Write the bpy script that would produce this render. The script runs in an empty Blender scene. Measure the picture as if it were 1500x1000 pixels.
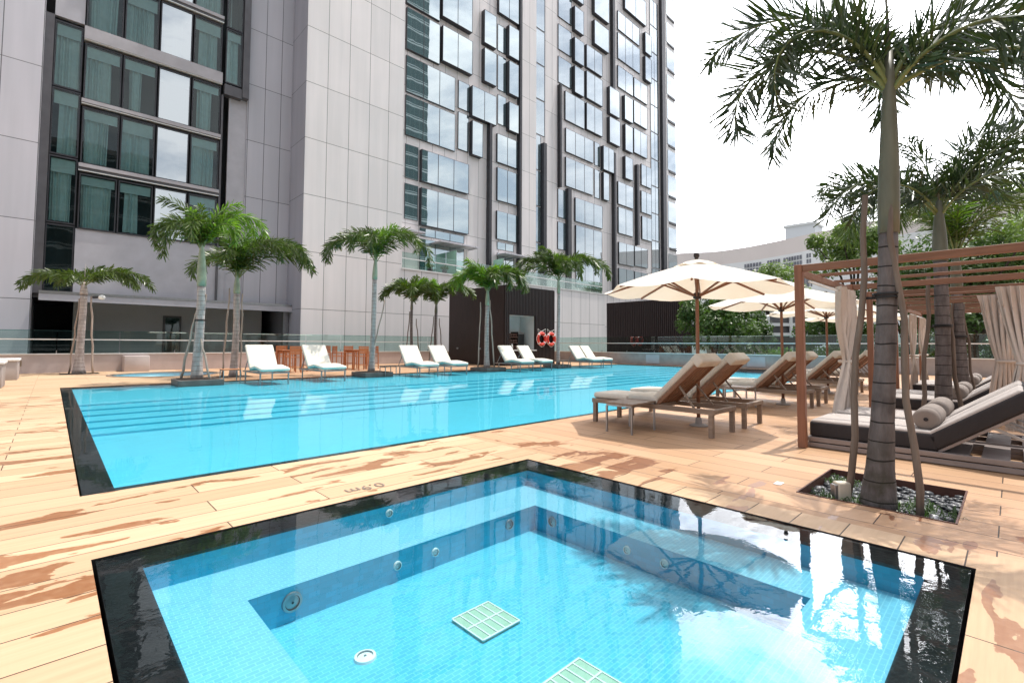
import bpy, bmesh, math, random
from mathutils import Vector, Matrix
PI=math.pi; R=math.radians
S=bpy.context.scene; COL=S.collection
def rnd(seed): return random.Random(seed)
# ---------------------------------------------------------------- materials
MATS={}
class NT:
    def __init__(s,name):
        s.m=bpy.data.materials.new(name); s.m.use_nodes=True; s.t=s.m.node_tree; s.t.nodes.clear()
        s.out=s.n('ShaderNodeOutputMaterial'); MATS[name]=s.m
    def n(s,typ,**kw):
        x=s.t.nodes.new(typ)
        for k,v in kw.items(): setattr(x,k,v)
        return x
    def l(s,a,b): s.t.links.new(a,b)
    def setin(s,node,key,v):
        if isinstance(v,bpy.types.NodeSocket): s.l(v,node.inputs[key])
        else: node.inputs[key].default_value=v
    def math(s,op,a,b=0.0,c=0.0):
        x=s.n('ShaderNodeMath',operation=op); s.setin(x,0,a); s.setin(x,1,b); s.setin(x,2,c); return x.outputs[0]
    def mix(s,f,a,b,mode='MIX'):
        x=s.n('ShaderNodeMix',data_type='RGBA',blend_type=mode)
        s.setin(x,0,f); s.setin(x,6,a if isinstance(a,bpy.types.NodeSocket) else (*a,1)); s.setin(x,7,b if isinstance(b,bpy.types.NodeSocket) else (*b,1)); return x.outputs[2]
    def pos(s): return s.n('ShaderNodeNewGeometry').outputs['Position']
    def objc(s): return s.n('ShaderNodeTexCoord').outputs['Object']
    def mapping(s,v,scale=(1,1,1),loc=(0,0,0),rot=(0,0,0)):
        x=s.n('ShaderNodeMapping'); s.l(v,x.inputs[0]); x.inputs['Scale'].default_value=scale; x.inputs['Location'].default_value=loc; x.inputs['Rotation'].default_value=rot; return x.outputs[0]
    def noise(s,v,scale,detail=4,rough=.55,dist=0):
        x=s.n('ShaderNodeTexNoise'); s.l(v,x.inputs['Vector']); x.inputs['Scale'].default_value=scale; x.inputs['Detail'].default_value=detail; x.inputs['Roughness'].default_value=rough; x.inputs['Distortion'].default_value=dist; return x.outputs[0]
    def ramp(s,f,stops):
        x=s.n('ShaderNodeValToRGB'); s.l(f,x.inputs[0]); e=x.color_ramp.elements
        while len(e)<len(stops): e.new(.5)
        for i,(p,c) in enumerate(stops): e[i].position=p; e[i].color=(*c,1) if len(c)==3 else c
        return x.outputs[0]
    def rng(s,f,a,b,c=0.,d=1.):
        x=s.n('ShaderNodeMapRange'); s.l(f,x.inputs[0])
        for i,v in enumerate((a,b,c,d)): x.inputs[i+1].default_value=v
        return x.outputs[0]
    def bump(s,h,st=.3,dist=.02,normal=None):
        x=s.n('ShaderNodeBump'); s.l(h,x.inputs['Height']); x.inputs['Strength'].default_value=st; x.inputs['Distance'].default_value=dist
        if normal is not None: s.l(normal,x.inputs['Normal'])
        return x.outputs[0]
    def pbr(s,col,rough=.6,metal=0.,normal=None,spec=None,trans=0):
        b=s.n('ShaderNodeBsdfPrincipled')
        s.setin(b,'Base Color',col if isinstance(col,bpy.types.NodeSocket) else (*col,1)); s.setin(b,'Roughness',rough); s.setin(b,'Metallic',metal)
        if normal is not None: s.l(normal,b.inputs['Normal'])
        if spec is not None: s.setin(b,'Specular IOR Level',spec)
        return b
    def done(s,sh): s.l(sh,s.out.inputs[0]); return s.m
def simple(name,col,rough=.6,metal=0.,var=.12,scale=3.,bump=0.,bscale=60.,stretch=(1,1,1)):
    t=NT(name); v=t.mapping(t.objc(),stretch)
    n=t.noise(v,scale,5); f=t.rng(n,.3,.7,1-var,1+var)
    c=t.mix(1.,col,t.n('ShaderNodeCombineColor').outputs[0],'MULTIPLY')
    cc=c.node.inputs[7].links[0].from_node
    for i in range(3): t.l(f,cc.inputs[i])
    nr=None
    if bump: nr=t.bump(t.noise(v,bscale,3),bump,.01)
    return t.done(t.pbr(c,rough,metal,nr).outputs[0])
def wood(name,col,col2,axis=1,rough=.6,sc=1.):
    t=NT(name); s=[28,28,28]; s[axis]=1.6
    v=t.mapping(t.objc(),[k*sc for k in s])
    n=t.noise(v,1.,5,.6,.4); n2=t.noise(t.objc(),2.2,3)
    c=t.mix(t.rng(n,.3,.7),col,col2); c=t.mix(t.rng(n2,.35,.7,0,.35),c,[k*.6 for k in col])
    return t.done(t.pbr(c,rough,0,t.bump(n,.15,.004)).outputs[0])
def fabric(name,col,rough=.9,var=.06):
    t=NT(name); n=t.noise(t.objc(),420,2); n2=t.noise(t.objc(),5,3)
    c=t.mix(t.rng(n2,.3,.7,0,1),[k*(1-var) for k in col],[min(1,k*(1+var)) for k in col])
    b=t.bump(t.noise(t.mapping(t.objc(),(3,9,3)),2.2,3,.5,.8),.45,.02,t.bump(n,.25,.002))
    return t.done(t.pbr(c,rough,0,b,.2).outputs[0])
def panel(name,col,sx,x0,sz,z0,axis=0,rough=.42,var=.07,jw=.018,tint=(1,.985,.985)):
    t=NT(name); p=t.pos(); sp=t.n('ShaderNodeSeparateXYZ'); t.l(p,sp.inputs[0])
    u=t.math('DIVIDE',t.math('SUBTRACT',sp.outputs[axis],x0),sx); w=t.math('DIVIDE',t.math('SUBTRACT',sp.outputs[2],z0),sz)
    def line(a,size):
        f=t.math('FRACT',a); d=t.math('MINIMUM',f,t.math('SUBTRACT',1.,f)); return t.math('LESS_THAN',d,jw/size)
    j=t.math('MAXIMUM',line(u,sx),line(w,sz))
    wn=t.n('ShaderNodeTexWhiteNoise',noise_dimensions='2D'); cb=t.n('ShaderNodeCombineXYZ'); t.l(t.math('FLOOR',u),cb.inputs[0]); t.l(t.math('FLOOR',w),cb.inputs[1]); t.l(cb.outputs[0],wn.inputs['Vector'])
    st=t.noise(t.mapping(p,(2.2,2.2,.12)),1.,4); big=t.noise(p,.25,3)
    f=t.math('ADD',t.math('MULTIPLY',t.math('SUBTRACT',wn.outputs[0],.5),var*1.4),t.math('ADD',t.rng(st,.3,.7,-var,var*.6),t.rng(big,.3,.7,-var*.6,var*.6)))
    c=t.mix(t.rng(f,-var,var),[col[i]*(1-var) for i in range(3)],[col[i]*(1+var)*tint[i] for i in range(3)])
    c=t.mix(j,c,[k*.22 for k in col])
    b=t.pbr(c,rough,.0); 
    inv=t.math('SUBTRACT',1.,j); t.l(t.bump(inv,.5,.01),b.inputs['Normal'])
    return t.done(b.outputs[0])
def tiles(name,col,size=.05,mort=(.5,.9,.95),var=.12,mw=.06):
    t=NT(name); v=t.pos()
    geo=t.n('ShaderNodeNewGeometry'); sp=t.n('ShaderNodeSeparateXYZ'); t.l(v,sp.inputs[0])
    sn=t.n('ShaderNodeSeparateXYZ'); t.l(geo.outputs['True Normal'],sn.inputs[0])
    ax=t.math('ABSOLUTE',sn.outputs[0]); az=t.math('ABSOLUTE',sn.outputs[2])
    u=t.math('ADD',t.math('MULTIPLY',sp.outputs[0],t.math('SUBTRACT',1.,t.math('GREATER_THAN',ax,.5))),t.math('MULTIPLY',sp.outputs[1],t.math('GREATER_THAN',ax,.5)))
    w=t.math('ADD',t.math('MULTIPLY',sp.outputs[1],t.math('GREATER_THAN',az,.5)),t.math('MULTIPLY',sp.outputs[2],t.math('LESS_THAN',az,.5)))
    cb=t.n('ShaderNodeCombineXYZ'); t.l(u,cb.inputs[0]); t.l(w,cb.inputs[1])
    br=t.n('ShaderNodeTexBrick'); t.l(cb.outputs[0],br.inputs['Vector']); br.offset=.5
    br.inputs['Scale'].default_value=1; br.inputs['Brick Width'].default_value=size*2; br.inputs['Row Height'].default_value=size; br.inputs['Mortar Size'].default_value=size*mw
    br.inputs['Color1'].default_value=(*[k*(1-var) for k in col],1); br.inputs['Color2'].default_value=(*[min(1,k*(1+var)) for k in col],1); br.inputs['Mortar'].default_value=(*mort,1)
    n=t.noise(v,1.3,5,.6); c=t.mix(t.rng(n,.35,.7,0,.3),br.outputs[0],[k*.82 for k in col])
    return t.done(t.pbr(c,.35).outputs[0])
def leafmat(name,col,col2,rough=.36,trans=.35,sc=6):
    t=NT(name); oi=t.n('ShaderNodeObjectInfo'); n=t.noise(t.pos(),sc,3)
    f=t.math('ADD',t.math('MULTIPLY',oi.outputs['Random'],.4),t.rng(n,.3,.7,0,.7))
    c=t.mix(f,col,col2); b=t.pbr(c,rough,0,None,.6)
    tr=t.n('ShaderNodeBsdfTranslucent'); t.l(t.mix(1.,c,(1.3,1.5,.6),'MULTIPLY'),tr.inputs[0])
    m=t.n('ShaderNodeMixShader'); m.inputs[0].default_value=trans; t.l(b.outputs[0],m.inputs[1]); t.l(tr.outputs[0],m.inputs[2])
    return t.done(m.outputs[0])
def glass(name,tint,refl=.12,fres=True,wav=0.,rough=.0,ior=1.45,mul=1.,reflcol=(1,1,1)):
    t=NT(name); g=t.n('ShaderNodeBsdfGlossy'); g.inputs['Roughness'].default_value=rough; g.inputs[0].default_value=(*reflcol,1)
    tr=t.n('ShaderNodeBsdfTransparent'); tr.inputs[0].default_value=(*tint,1)
    m=t.n('ShaderNodeMixShader')
    nr=None
    if wav: nr=t.bump(t.noise(t.mapping(t.pos(),(1,1,1)),.55,2),wav,.05); t.l(nr,g.inputs['Normal'])
    fr=t.n('ShaderNodeFresnel'); fr.inputs[0].default_value=ior
    f=t.math('MINIMUM',t.math('ADD',t.math('MULTIPLY',fr.outputs[0],mul),refl),1.)
    t.l(f,m.inputs[0]); t.l(tr.outputs[0],m.inputs[1]); t.l(g.outputs[0],m.inputs[2]); return t.done(m.outputs[0])
def curtainwall(name,base,refl,wav,tint):
    t=NT(name); g=t.n('ShaderNodeBsdfGlossy'); g.inputs['Roughness'].default_value=.01; g.inputs[0].default_value=(*tint,1)
    nr=t.bump(t.noise(t.pos(),.5,2),wav,.05); t.l(nr,g.inputs['Normal'])
    n=t.noise(t.mapping(t.pos(),(6,6,.4)),1.,3); c=t.mix(t.rng(n,.35,.65),base,[k*1.9 for k in base])
    b=t.pbr(c,.3,0); fr=t.n('ShaderNodeFresnel'); fr.inputs[0].default_value=1.5
    m=t.n('ShaderNodeMixShader'); t.l(t.math('MINIMUM',t.math('ADD',fr.outputs[0],refl),1.),m.inputs[0]); t.l(b.outputs[0],m.inputs[1]); t.l(g.outputs[0],m.inputs[2]); return t.done(m.outputs[0])
def watermat(name,tint,mul,scale,st):
    t=NT(name); p=t.pos(); h1=t.noise(p,scale,3,.55,.6); h2=t.noise(p,scale*.22,2)
    calm=t.rng(t.noise(p,.55,2),.42,.62,.12,1.)
    h=t.math('MULTIPLY',t.math('ADD',t.math('MULTIPLY',h1,.35),h2),calm); nr=t.bump(h,st,.03)
    g=t.n('ShaderNodeBsdfGlossy'); g.inputs['Roughness'].default_value=.0; t.l(nr,g.inputs['Normal'])
    tr=t.n('ShaderNodeBsdfTransparent'); tr.inputs[0].default_value=(*tint,1)
    fr=t.n('ShaderNodeFresnel'); fr.inputs[0].default_value=1.33; t.l(nr,fr.inputs['Normal'])
    m=t.n('ShaderNodeMixShader'); t.l(t.math('MULTIPLY',fr.outputs[0],mul),m.inputs[0]); t.l(tr.outputs[0],m.inputs[1]); t.l(g.outputs[0],m.inputs[2]); return t.done(m.outputs[0])
def deckmat():
    t=NT('deck_boards'); p=t.pos(); sp=t.n('ShaderNodeSeparateXYZ'); t.l(p,sp.inputs[0])
    X,Y=sp.outputs[0],sp.outputs[1]
    # boards run along X beside the pools, along Y under the cabanas
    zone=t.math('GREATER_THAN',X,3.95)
    def br(vec,bw,rh,seed):
        b=t.n('ShaderNodeTexBrick'); t.l(vec,b.inputs['Vector']); b.offset=.37; b.inputs['Scale'].default_value=1
        b.inputs['Brick Width'].default_value=bw; b.inputs['Row Height'].default_value=rh; b.inputs['Mortar Size'].default_value=.004; b.inputs['Mortar Smooth'].default_value=.1
        b.inputs['Color1'].default_value=(.36,.36,.36,1); b.inputs['Color2'].default_value=(.66,.66,.66,1); b.inputs['Mortar'].default_value=(0,0,0,1); return b
    b1=br(t.mapping(p,loc=(.3,.07,0)),1.9,.29,0)
    b2=br(t.mapping(p,rot=(0,0,PI/2),loc=(.1,.0,0)),1.6,.29,1)
    c=t.mix(zone,b1.outputs[0],b2.outputs[0]); fac=t.math('ADD',t.math('MULTIPLY',b1.outputs[1],t.math('SUBTRACT',1.,zone)),t.math('MULTIPLY',b2.outputs[1],zone))
    cs=t.n('ShaderNodeSeparateColor'); t.l(c,cs.inputs[0])
    gx=t.noise(t.mapping(p,(1.2,26,26)),1.,5,.6); gy=t.noise(t.mapping(p,(26,1.2,26)),1.,5,.6)
    gr=t.math('ADD',t.math('MULTIPLY',gx,t.math('SUBTRACT',1.,zone)),t.math('MULTIPLY',gy,zone))
    tone=t.math('ADD',t.math('MULTIPLY',cs.outputs[0],.8),t.math('MULTIPLY',gr,.35))
    col=t.ramp(tone,[(.25,(.31,.195,.115)),(.5,(.48,.325,.195)),(.8,(.66,.475,.31))])
    big=t.noise(p,.35,4); col=t.mix(t.rng(big,.4,.7,0,.35),col,(.52,.32,.22))
    col=t.mix(zone,col,t.mix(1.,col,(.88,.79,.75),'MULTIPLY'))  # right-hand boards tinted darker, painting in the shade that lies there
    # wet patches: elongated along the boards, near the pools
    wv=t.n('ShaderNodeVectorMath',operation='ADD'); t.l(p,wv.inputs[0]); wc=t.n('ShaderNodeCombineXYZ'); t.l(t.math('MULTIPLY',cs.outputs[0],9.),wc.inputs[2]); t.l(wc.outputs[0],wv.inputs[1])
    wx=t.noise(t.mapping(wv.outputs[0],(1.,3.4,.16)),1.5,4,.5,.5); fine=t.noise(p,22,3)
    wx=t.math('ADD',wx,t.math('MULTIPLY',t.math('SUBTRACT',fine,.5),.05))
    dist=t.noise(p,.5,2)
    near=t.math('MULTIPLY',t.math('LESS_THAN',X,4.6),t.math('LESS_THAN',Y,15.))
    th=t.math('ADD',wx,t.math('MULTIPLY',t.math('SUBTRACT',dist,.5),.45))
    wet=t.math('MULTIPLY',t.rng(th,.585,.591),near)
    wet=t.math('MULTIPLY',wet,t.rng(fine,.2,.6,.72,1.))
    col=t.mix(wet,col,t.mix(1.,col,(.55,.36,.26),'MULTIPLY'))
    col=t.mix(fac,col,(.05,.03,.02))
    rough=t.math('SUBTRACT',.62,t.math('MULTIPLY',wet,.34))
    h=t.math('ADD',t.math('MULTIPLY',gr,.2),t.math('SUBTRACT',1.,fac))
    b=t.pbr(col,rough,0,t.bump(h,.35,.004),.35)
    return t.done(b.outputs[0])
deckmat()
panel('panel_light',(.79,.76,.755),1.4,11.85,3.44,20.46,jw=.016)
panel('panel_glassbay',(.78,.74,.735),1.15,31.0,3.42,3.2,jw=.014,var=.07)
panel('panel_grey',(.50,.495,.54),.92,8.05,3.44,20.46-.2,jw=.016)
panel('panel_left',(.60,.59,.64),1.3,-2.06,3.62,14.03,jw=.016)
panel('panel_return',(.40,.395,.44),4.2,27.,3.44,20.46,axis=1,jw=.016)  # tower cladding in a darker copy, shade of the return face painted in
simple('panel_dark',(.10,.097,.105),.45,.2,.15,2.)
simple('panel_mid',(.46,.45,.485),.5,.0,.08,1.5)
simple('metal_dark',(.045,.045,.052),.4,.3,.2,3.)
simple('metal_grey',(.34,.34,.35),.35,.8,.1,8.)
simple('metal_white',(.80,.81,.80),.35,.1,.05,5.)
simple('spandrel',(.42,.40,.42),.45,.0,.1,2.)
simple('stone_black',(.014,.013,.014),.28,0,.5,6.,.35,40.)
simple('concrete_pink',(.50,.43,.415),.75,0,.12,1.2,.15,50.)
simple('plinth_stone',(.13,.115,.105),.6,0,.25,3.,.2,50.)
simple('concrete_white',(.72,.72,.71),.7,0,.07,1.5,.1,60.)
simple('concrete_grey',(.36,.325,.315),.8,0,.15,2.,.2,50.)
simple('render_grey',(.56,.55,.55),.8,0,.06,.8)
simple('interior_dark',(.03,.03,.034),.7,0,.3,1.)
simple('asphalt',(.16,.165,.15),.9,0,.2,.2)
simple('timber_dark',(.027,.014,.013),.5,0,.35,3.,stretch=(6,6,.5))
simple('timber_dark_gap',(.012,.008,.008),.8)
simple('buoy_orange',(.78,.065,.04),.45,0,.08,8.)
simple('box_cream',(.60,.53,.43),.5,0,.05,8.)
simple('white_paint',(.80,.80,.79),.4,0,.05,4.)
simple('rope_white',(.75,.73,.68),.8)
simple('rubber_black',(.012,.012,.013),.6)
simple('soil',(.035,.024,.018),.95,0,.5,14.,.6,30.)
simple('pit_steel',(.09,.035,.025),.6,.2,.35,9.)
simple('paint_grey',(.22,.17,.14),.7)
simple('wicker',(.10,.045,.03),.7,0,.5,40.)
simple('bgwall_beige',(.74,.67,.645),.8,0,.05,.08)
simple('bgwall_white',(.78,.79,.80),.8,0,.04,.1)
simple('bgwin',(.16,.17,.20),.3,0,.3,.4)
simple('bg_blue',(.12,.40,.55),.6)
simple('bg_pale',(.72,.74,.78),.8,0,.03,.02)  # pale wall colour carries the haze over the far tower
simple('socket_plate',(.28,.22,.16),.5)
wood('teak',(.215,.10,.055),(.30,.15,.085),1); wood('teak_beam',(.20,.096,.058),(.28,.14,.085),1)
wood('teak_grey',(.22,.155,.115),(.33,.25,.195),1)
wood('teak_post',(.225,.095,.054),(.31,.14,.08),2)
wood('teak_orange',(.42,.15,.055),(.52,.20,.08),2)
wood('platform_wood',(.24,.20,.19),(.34,.29,.275),1)
wood('stake_wood',(.13,.095,.075),(.24,.19,.155),2,.85,.6)
wood('stake_pale',(.34,.26,.21),(.48,.39,.33),2,.85,.6)
fabric('cream_fabric',(.66,.61,.54)); fabric('white_fabric',(.72,.675,.59)); fabric('charcoal_fabric',(.042,.04,.044)); fabric('mattress_top',(.44,.40,.38)); fabric('bolster_fabric',(.25,.215,.195))
fabric('drape_fabric',(.62,.545,.49)); fabric('inner_curtain',(.62,.68,.66)); fabric('blind_fabric',(.72,.76,.73))
t=NT('parasol_fabric'); n=t.noise(t.objc(),5,3); c=t.mix(t.rng(n,.3,.7),(.80,.77,.70),(.84,.81,.75)); b=t.pbr(c,.9,0,t.bump(t.noise(t.objc(),300,2),.15,.002),.1); tr=t.n('ShaderNodeBsdfTranslucent'); tr.inputs[0].default_value=(.80,.66,.50,1); m=t.n('ShaderNodeMixShader'); m.inputs[0].default_value=.32; t.l(b.outputs[0],m.inputs[1]); t.l(tr.outputs[0],m.inputs[2]); t.done(m.outputs[0])
tiles('tile_pool',(.11,.52,.66),.05,(.15,.56,.70),.05)
tiles('tile_spa',(.10,.48,.65),.026,(.22,.64,.79),.09,.08)
tiles('tile_bench',(.20,.53,.70),.026,(.34,.70,.83),.06,.08)
tiles('tile_wall',(.04,.45,.64),.034,(.05,.40,.58),.10,.06)
tiles('tile_kid',(.18,.52,.66),.06,(.3,.62,.72),.08)
watermat('water_calm',(.78,.96,.985),.55,3.2,.17)
watermat('water_spa',(.80,.965,.99),1.5,8.,.12)
glass('glass_clear',(.80,.90,.87),.02,ior=1.4,mul=.8)
glass('glass_edge',(.55,.85,.78),.25)
t=NT('glass_frost'); b=t.pbr((.58,.80,.70),.3); tr=t.n('ShaderNodeBsdfTranslucent'); tr.inputs[0].default_value=(.62,.9,.78,1); m=t.n('ShaderNodeMixShader'); m.inputs[0].default_value=.4; t.l(b.outputs[0],m.inputs[1]); t.l(tr.outputs[0],m.inputs[2]); t.done(m.outputs[0])
glass('glass_wing',(.70,.90,.92),.02,wav=.10,mul=1.0,ior=1.5,reflcol=(.85,.95,.95))
glass('glass_wing_bright',(.25,.40,.42),.55,wav=.06,reflcol=(.9,.97,1.))
curtainwall('glass_tower',(.015,.07,.075),.62,.05,(.86,.95,.97))
curtainwall('glass_tower_pale',(.10,.15,.16),.50,.03,(.80,.87,.92))
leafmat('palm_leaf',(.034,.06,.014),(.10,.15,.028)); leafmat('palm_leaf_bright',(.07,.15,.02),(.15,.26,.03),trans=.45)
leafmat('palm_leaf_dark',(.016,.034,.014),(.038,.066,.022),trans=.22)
leafmat('tree_leaf',(.035,.075,.016),(.09,.16,.03),sc=1.2); leafmat('tree_leaf_pale',(.10,.16,.04),(.20,.28,.08),sc=1.2); leafmat('shrub_leaf',(.05,.11,.02),(.16,.26,.06),sc=3)
leafmat('grass_leaf',(.03,.07,.02),(.07,.13,.03))
simple('crownshaft',(.12,.125,.09),.5,0,.2,4.,stretch=(3,3,.6)); simple('crownshaft_green',(.30,.33,.23),.5,0,.2,4.)
simple('rachis',(.16,.20,.07),.5); simple('bark',(.06,.045,.035),.9,0,.4,6.,.5,30.)
def trunkmat(name,c1,c2,ring):
    t=NT(name); sp=t.n('ShaderNodeSeparateXYZ'); t.l(t.objc(),sp.inputs[0])
    wob=t.math('MULTIPLY',t.noise(t.objc(),3,2),.07)
    f=t.math('FRACT',t.math('DIVIDE',t.math('ADD',sp.outputs[2],wob),ring)); ln=t.math('LESS_THAN',f,.075)
    n=t.noise(t.mapping(t.objc(),(9,9,2.)),1.5,6,.65); n2=t.noise(t.objc(),4,3)
    c=t.mix(t.rng(n,.3,.7),c1,c2); c=t.mix(t.rng(n2,.5,.72,0,.55),c,[k*.45 for k in c1])
    c=t.mix(ln,c,[k*(.22 if ring>.145 else .5) for k in c1])
    if ring>.145: c=t.mix(t.math('MULTIPLY',t.rng(sp.outputs[2],.75,.05),t.rng(t.noise(t.objc(),7,4),.38,.6)),c,(.035,.034,.016))
    h=t.math('ADD',t.math('MULTIPLY',t.math('SUBTRACT',1.,ln),1.),t.math('MULTIPLY',n,1.2))
    return t.done(t.pbr(c,.85,0,t.bump(h,.8,.02)).outputs[0])
trunkmat('palm_trunk',(.085,.072,.07),(.20,.175,.172),.15); trunkmat('palm_trunk_pale',(.34,.28,.26),(.52,.46,.43),.14)
t=NT('pebble'); oi=t.noise(t.pos(),28,1); c=t.ramp(oi,[(.3,(.02,.022,.027)),(.55,(.075,.08,.09)),(.8,(.20,.20,.21))]); t.done(t.pbr(c,.35).outputs[0])
t=NT('grate'); v=t.pos(); w=t.n('ShaderNodeTexWave',wave_type='BANDS',bands_direction='X'); t.l(v,w.inputs[0]); w.inputs['Scale'].default_value=42; c=t.mix(t.rng(w.outputs[0],.45,.55),(.50,.66,.50),(.27,.40,.30)); t.done(t.pbr(c,.5).outputs[0])
def M(n): return MATS[n]
# ---------------------------------------------------------------- mesh builder
class MB:
    def __init__(s): s.v=[]; s.f=[]; s.mi=[]; s.sm=[]; s.mats=[]; s.cur=0; s.smooth=False
    def mat(s,n):
        if n not in s.mats: s.mats.append(n)
        s.cur=s.mats.index(n); return s
    def add(s,vs,fs,smooth=None):
        o=len(s.v); s.v+= [tuple(v) for v in vs]
        for f in fs: s.f.append([i+o for i in f]); s.mi.append(s.cur); s.sm.append(s.smooth if smooth is None else smooth)
        return s
    def box(s,x0,x1,y0,y1,z0,z1):
        return s.add([(x,y,z) for z in (z0,z1) for y in (y0,y1) for x in (x0,x1)],[(0,2,3,1),(4,5,7,6),(0,1,5,4),(2,6,7,3),(0,4,6,2),(1,3,7,5)])
    def rbox(s,x0,x1,y0,y1,z0,z1,r=.01,seg=2,mtx=None,puff=0.,crown=0.):
        bm=bmesh.new(); bmesh.ops.create_cube(bm,size=1)
        for v in bm.verts: v.co=Vector(((x0+x1)/2+v.co.x*(x1-x0),(y0+y1)/2+v.co.y*(y1-y0),(z0+z1)/2+v.co.z*(z1-z0)))
        bmesh.ops.bevel(bm,geom=bm.edges[:],offset=min(r,.49*min(x1-x0,y1-y0,z1-z0)),segments=seg,affect='EDGES',profile=.5)
        if puff:
            bmesh.ops.subdivide_edges(bm,edges=[e for e in bm.edges if e.calc_length()>.12],cuts=3,use_grid_fill=True)
            for v in bm.verts:
                a=(v.co.x-(x0+x1)/2)/((x1-x0)/2); b=(v.co.y-(y0+y1)/2)/((y1-y0)/2)
                k=max(0,1-a*a)*max(0,1-b*b)
                if v.co.z>(z0+z1)/2: v.co.z+=puff*k
        bm.verts.index_update(); vs=[v.co.copy() for v in bm.verts]; fs=[[v.index for v in f.verts] for f in bm.faces]; bm.free()
        if mtx is not None: vs=[mtx@v for v in vs]
        return s.add(vs,fs,seg>1 and r>.012)
    def bar(s,p,q,w,h=None,up=(0,0,1)):
        h=h or w; p=Vector(p); q=Vector(q); d=(q-p).normalized(); u=Vector(up)
        if abs(d.dot(u))>.98: u=Vector((0,1,0))
        a=d.cross(u).normalized(); b=a.cross(d)
        vs=[e+a*sx*w/2+b*sy*h/2 for e in (p,q) for sx,sy in ((-1,-1),(1,-1),(1,1),(-1,1))]
        return s.add(vs,[(0,1,2,3),(7,6,5,4),(0,4,5,1),(1,5,6,2),(2,6,7,3),(3,7,4,0)])
    def tube(s,pts,rad,n=8,cap=True):
        pts=[Vector(p) for p in pts]; rad=[rad]*len(pts) if isinstance(rad,(int,float)) else rad
        vs=[];fs=[]; ref=None
        for i,p in enumerate(pts):
            d=(pts[min(i+1,len(pts)-1)]-pts[max(i-1,0)]).normalized()
            if ref is None: ref=Vector((1,0,0)) if abs(d.x)<.9 else Vector((0,1,0))
            a=(ref-d*ref.dot(d)).normalized(); ref=a; b=d.cross(a)
            for k in range(n): th=2*PI*k/n; vs.append(p+(a*math.cos(th)+b*math.sin(th))*rad[i])
        for i in range(len(pts)-1):
            for k in range(n): fs.append((i*n+k,i*n+(k+1)%n,(i+1)*n+(k+1)%n,(i+1)*n+k))
        if cap: fs.append(tuple(range(n))[::-1]); fs.append(tuple(range((len(pts)-1)*n,len(pts)*n)))
        return s.add(vs,fs,True)
    def lathe(s,prof,n=24,c=(0,0)):
        vs=[(c[0]+r*math.cos(2*PI*k/n),c[1]+r*math.sin(2*PI*k/n),z) for r,z in prof for k in range(n)]
        fs=[(i*n+k,i*n+(k+1)%n,(i+1)*n+(k+1)%n,(i+1)*n+k) for i in range(len(prof)-1) for k in range(n)]
        return s.add(vs,fs,True)
    def torus(s,c,Rr,r,ax,ay,n=36,m=12):
        c=Vector(c);ax=Vector(ax);ay=Vector(ay);az=ax.cross(ay); vs=[];fs=[]
        for i in range(n):
            a=2*PI*i/n; d=ax*math.cos(a)+ay*math.sin(a)
            for j in range(m): b=2*PI*j/m; vs.append(c+d*(Rr+r*math.cos(b))+az*r*math.sin(b))
        for i in range(n):
            for j in range(m): fs.append((i*m+j,((i+1)%n)*m+j,((i+1)%n)*m+(j+1)%m,i*m+(j+1)%m))
        return s.add(vs,fs,True)
    def prism(s,poly,z0,z1):
        n=len(poly); vs=[(x,y,z0) for x,y in poly]+[(x,y,z1) for x,y in poly]
        return s.add(vs,[tuple(range(n))[::-1],tuple(range(n,2*n))]+[(i,(i+1)%n,n+(i+1)%n,n+i) for i in range(n)])
    def build(s,name,parent=None,org=None,mtx=None):
        me=bpy.data.meshes.new(name); vs=s.v
        if org is not None: o=Vector(org); vs=[Vector(v)-o for v in vs]
        me.from_pydata([tuple(v) for v in vs],[],s.f); 
        for n in s.mats: me.materials.append(M(n))
        me.polygons.foreach_set('material_index',s.mi); me.polygons.foreach_set('use_smooth',s.sm); me.update()
        o=bpy.data.objects.new(name,me); COL.objects.link(o)
        if parent is not None: o.parent=parent
        elif org is not None: o.location=org
        return o
def tag(o,label=None,cat=None,group=None,kind=None):
    for k,v in (('label',label),('category',cat),('group',group),('kind',kind)):
        if v: o[k]=v
    return o
def thing(name,loc,label,cat,group=None,rz=0):
    o=bpy.data.objects.new(name,None); COL.objects.link(o); o.location=loc; o.rotation_euler=(0,0,rz); o.empty_display_size=.2
    return tag(o,label,cat,group)
def dup(src,loc,rz,label,parent=None):
    def cp(o,par):
        c=o.copy(); COL.objects.link(c)
        if par is not None: c.parent=par
        for ch in list(o.children): cp(ch,c)
        return c
    r=cp(src,None); r.location=loc; r.rotation_euler=(0,0,rz); r['label']=label; return r
# ---------------------------------------------------------------- camera
YAW,PITCH,ROLL=.8067,.0452,.0047
F=Vector((math.cos(YAW)*math.cos(PITCH),math.sin(YAW)*math.cos(PITCH),math.sin(PITCH))); Rt=Vector((math.sin(YAW),-math.cos(YAW),0)); Up=Rt.cross(F)
R2=Rt*math.cos(ROLL)+Up*math.sin(ROLL); U2=-Rt*math.sin(ROLL)+Up*math.cos(ROLL)
cd=bpy.data.cameras.new('Camera'); cam=bpy.data.objects.new('Camera',cd); COL.objects.link(cam)
cam.matrix_world=Matrix(((R2.x,U2.x,-F.x,0),(R2.y,U2.y,-F.y,0),(R2.z,U2.z,-F.z,1.2),(0,0,0,1)))
cd.sensor_width=36; cd.lens=702.96/1500*36; cd.shift_y=-(500-472.77)/1500; cd.clip_start=.05; cd.clip_end=3000; S.camera=cam
SF=Vector((F.x,F.y,0)).normalized()
def raypt(px,depth):           # plan position seen in a given picture column at a given depth
    v=SF*depth+Rt*((px-750)/702.96*depth); return v.x,v.y
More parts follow.
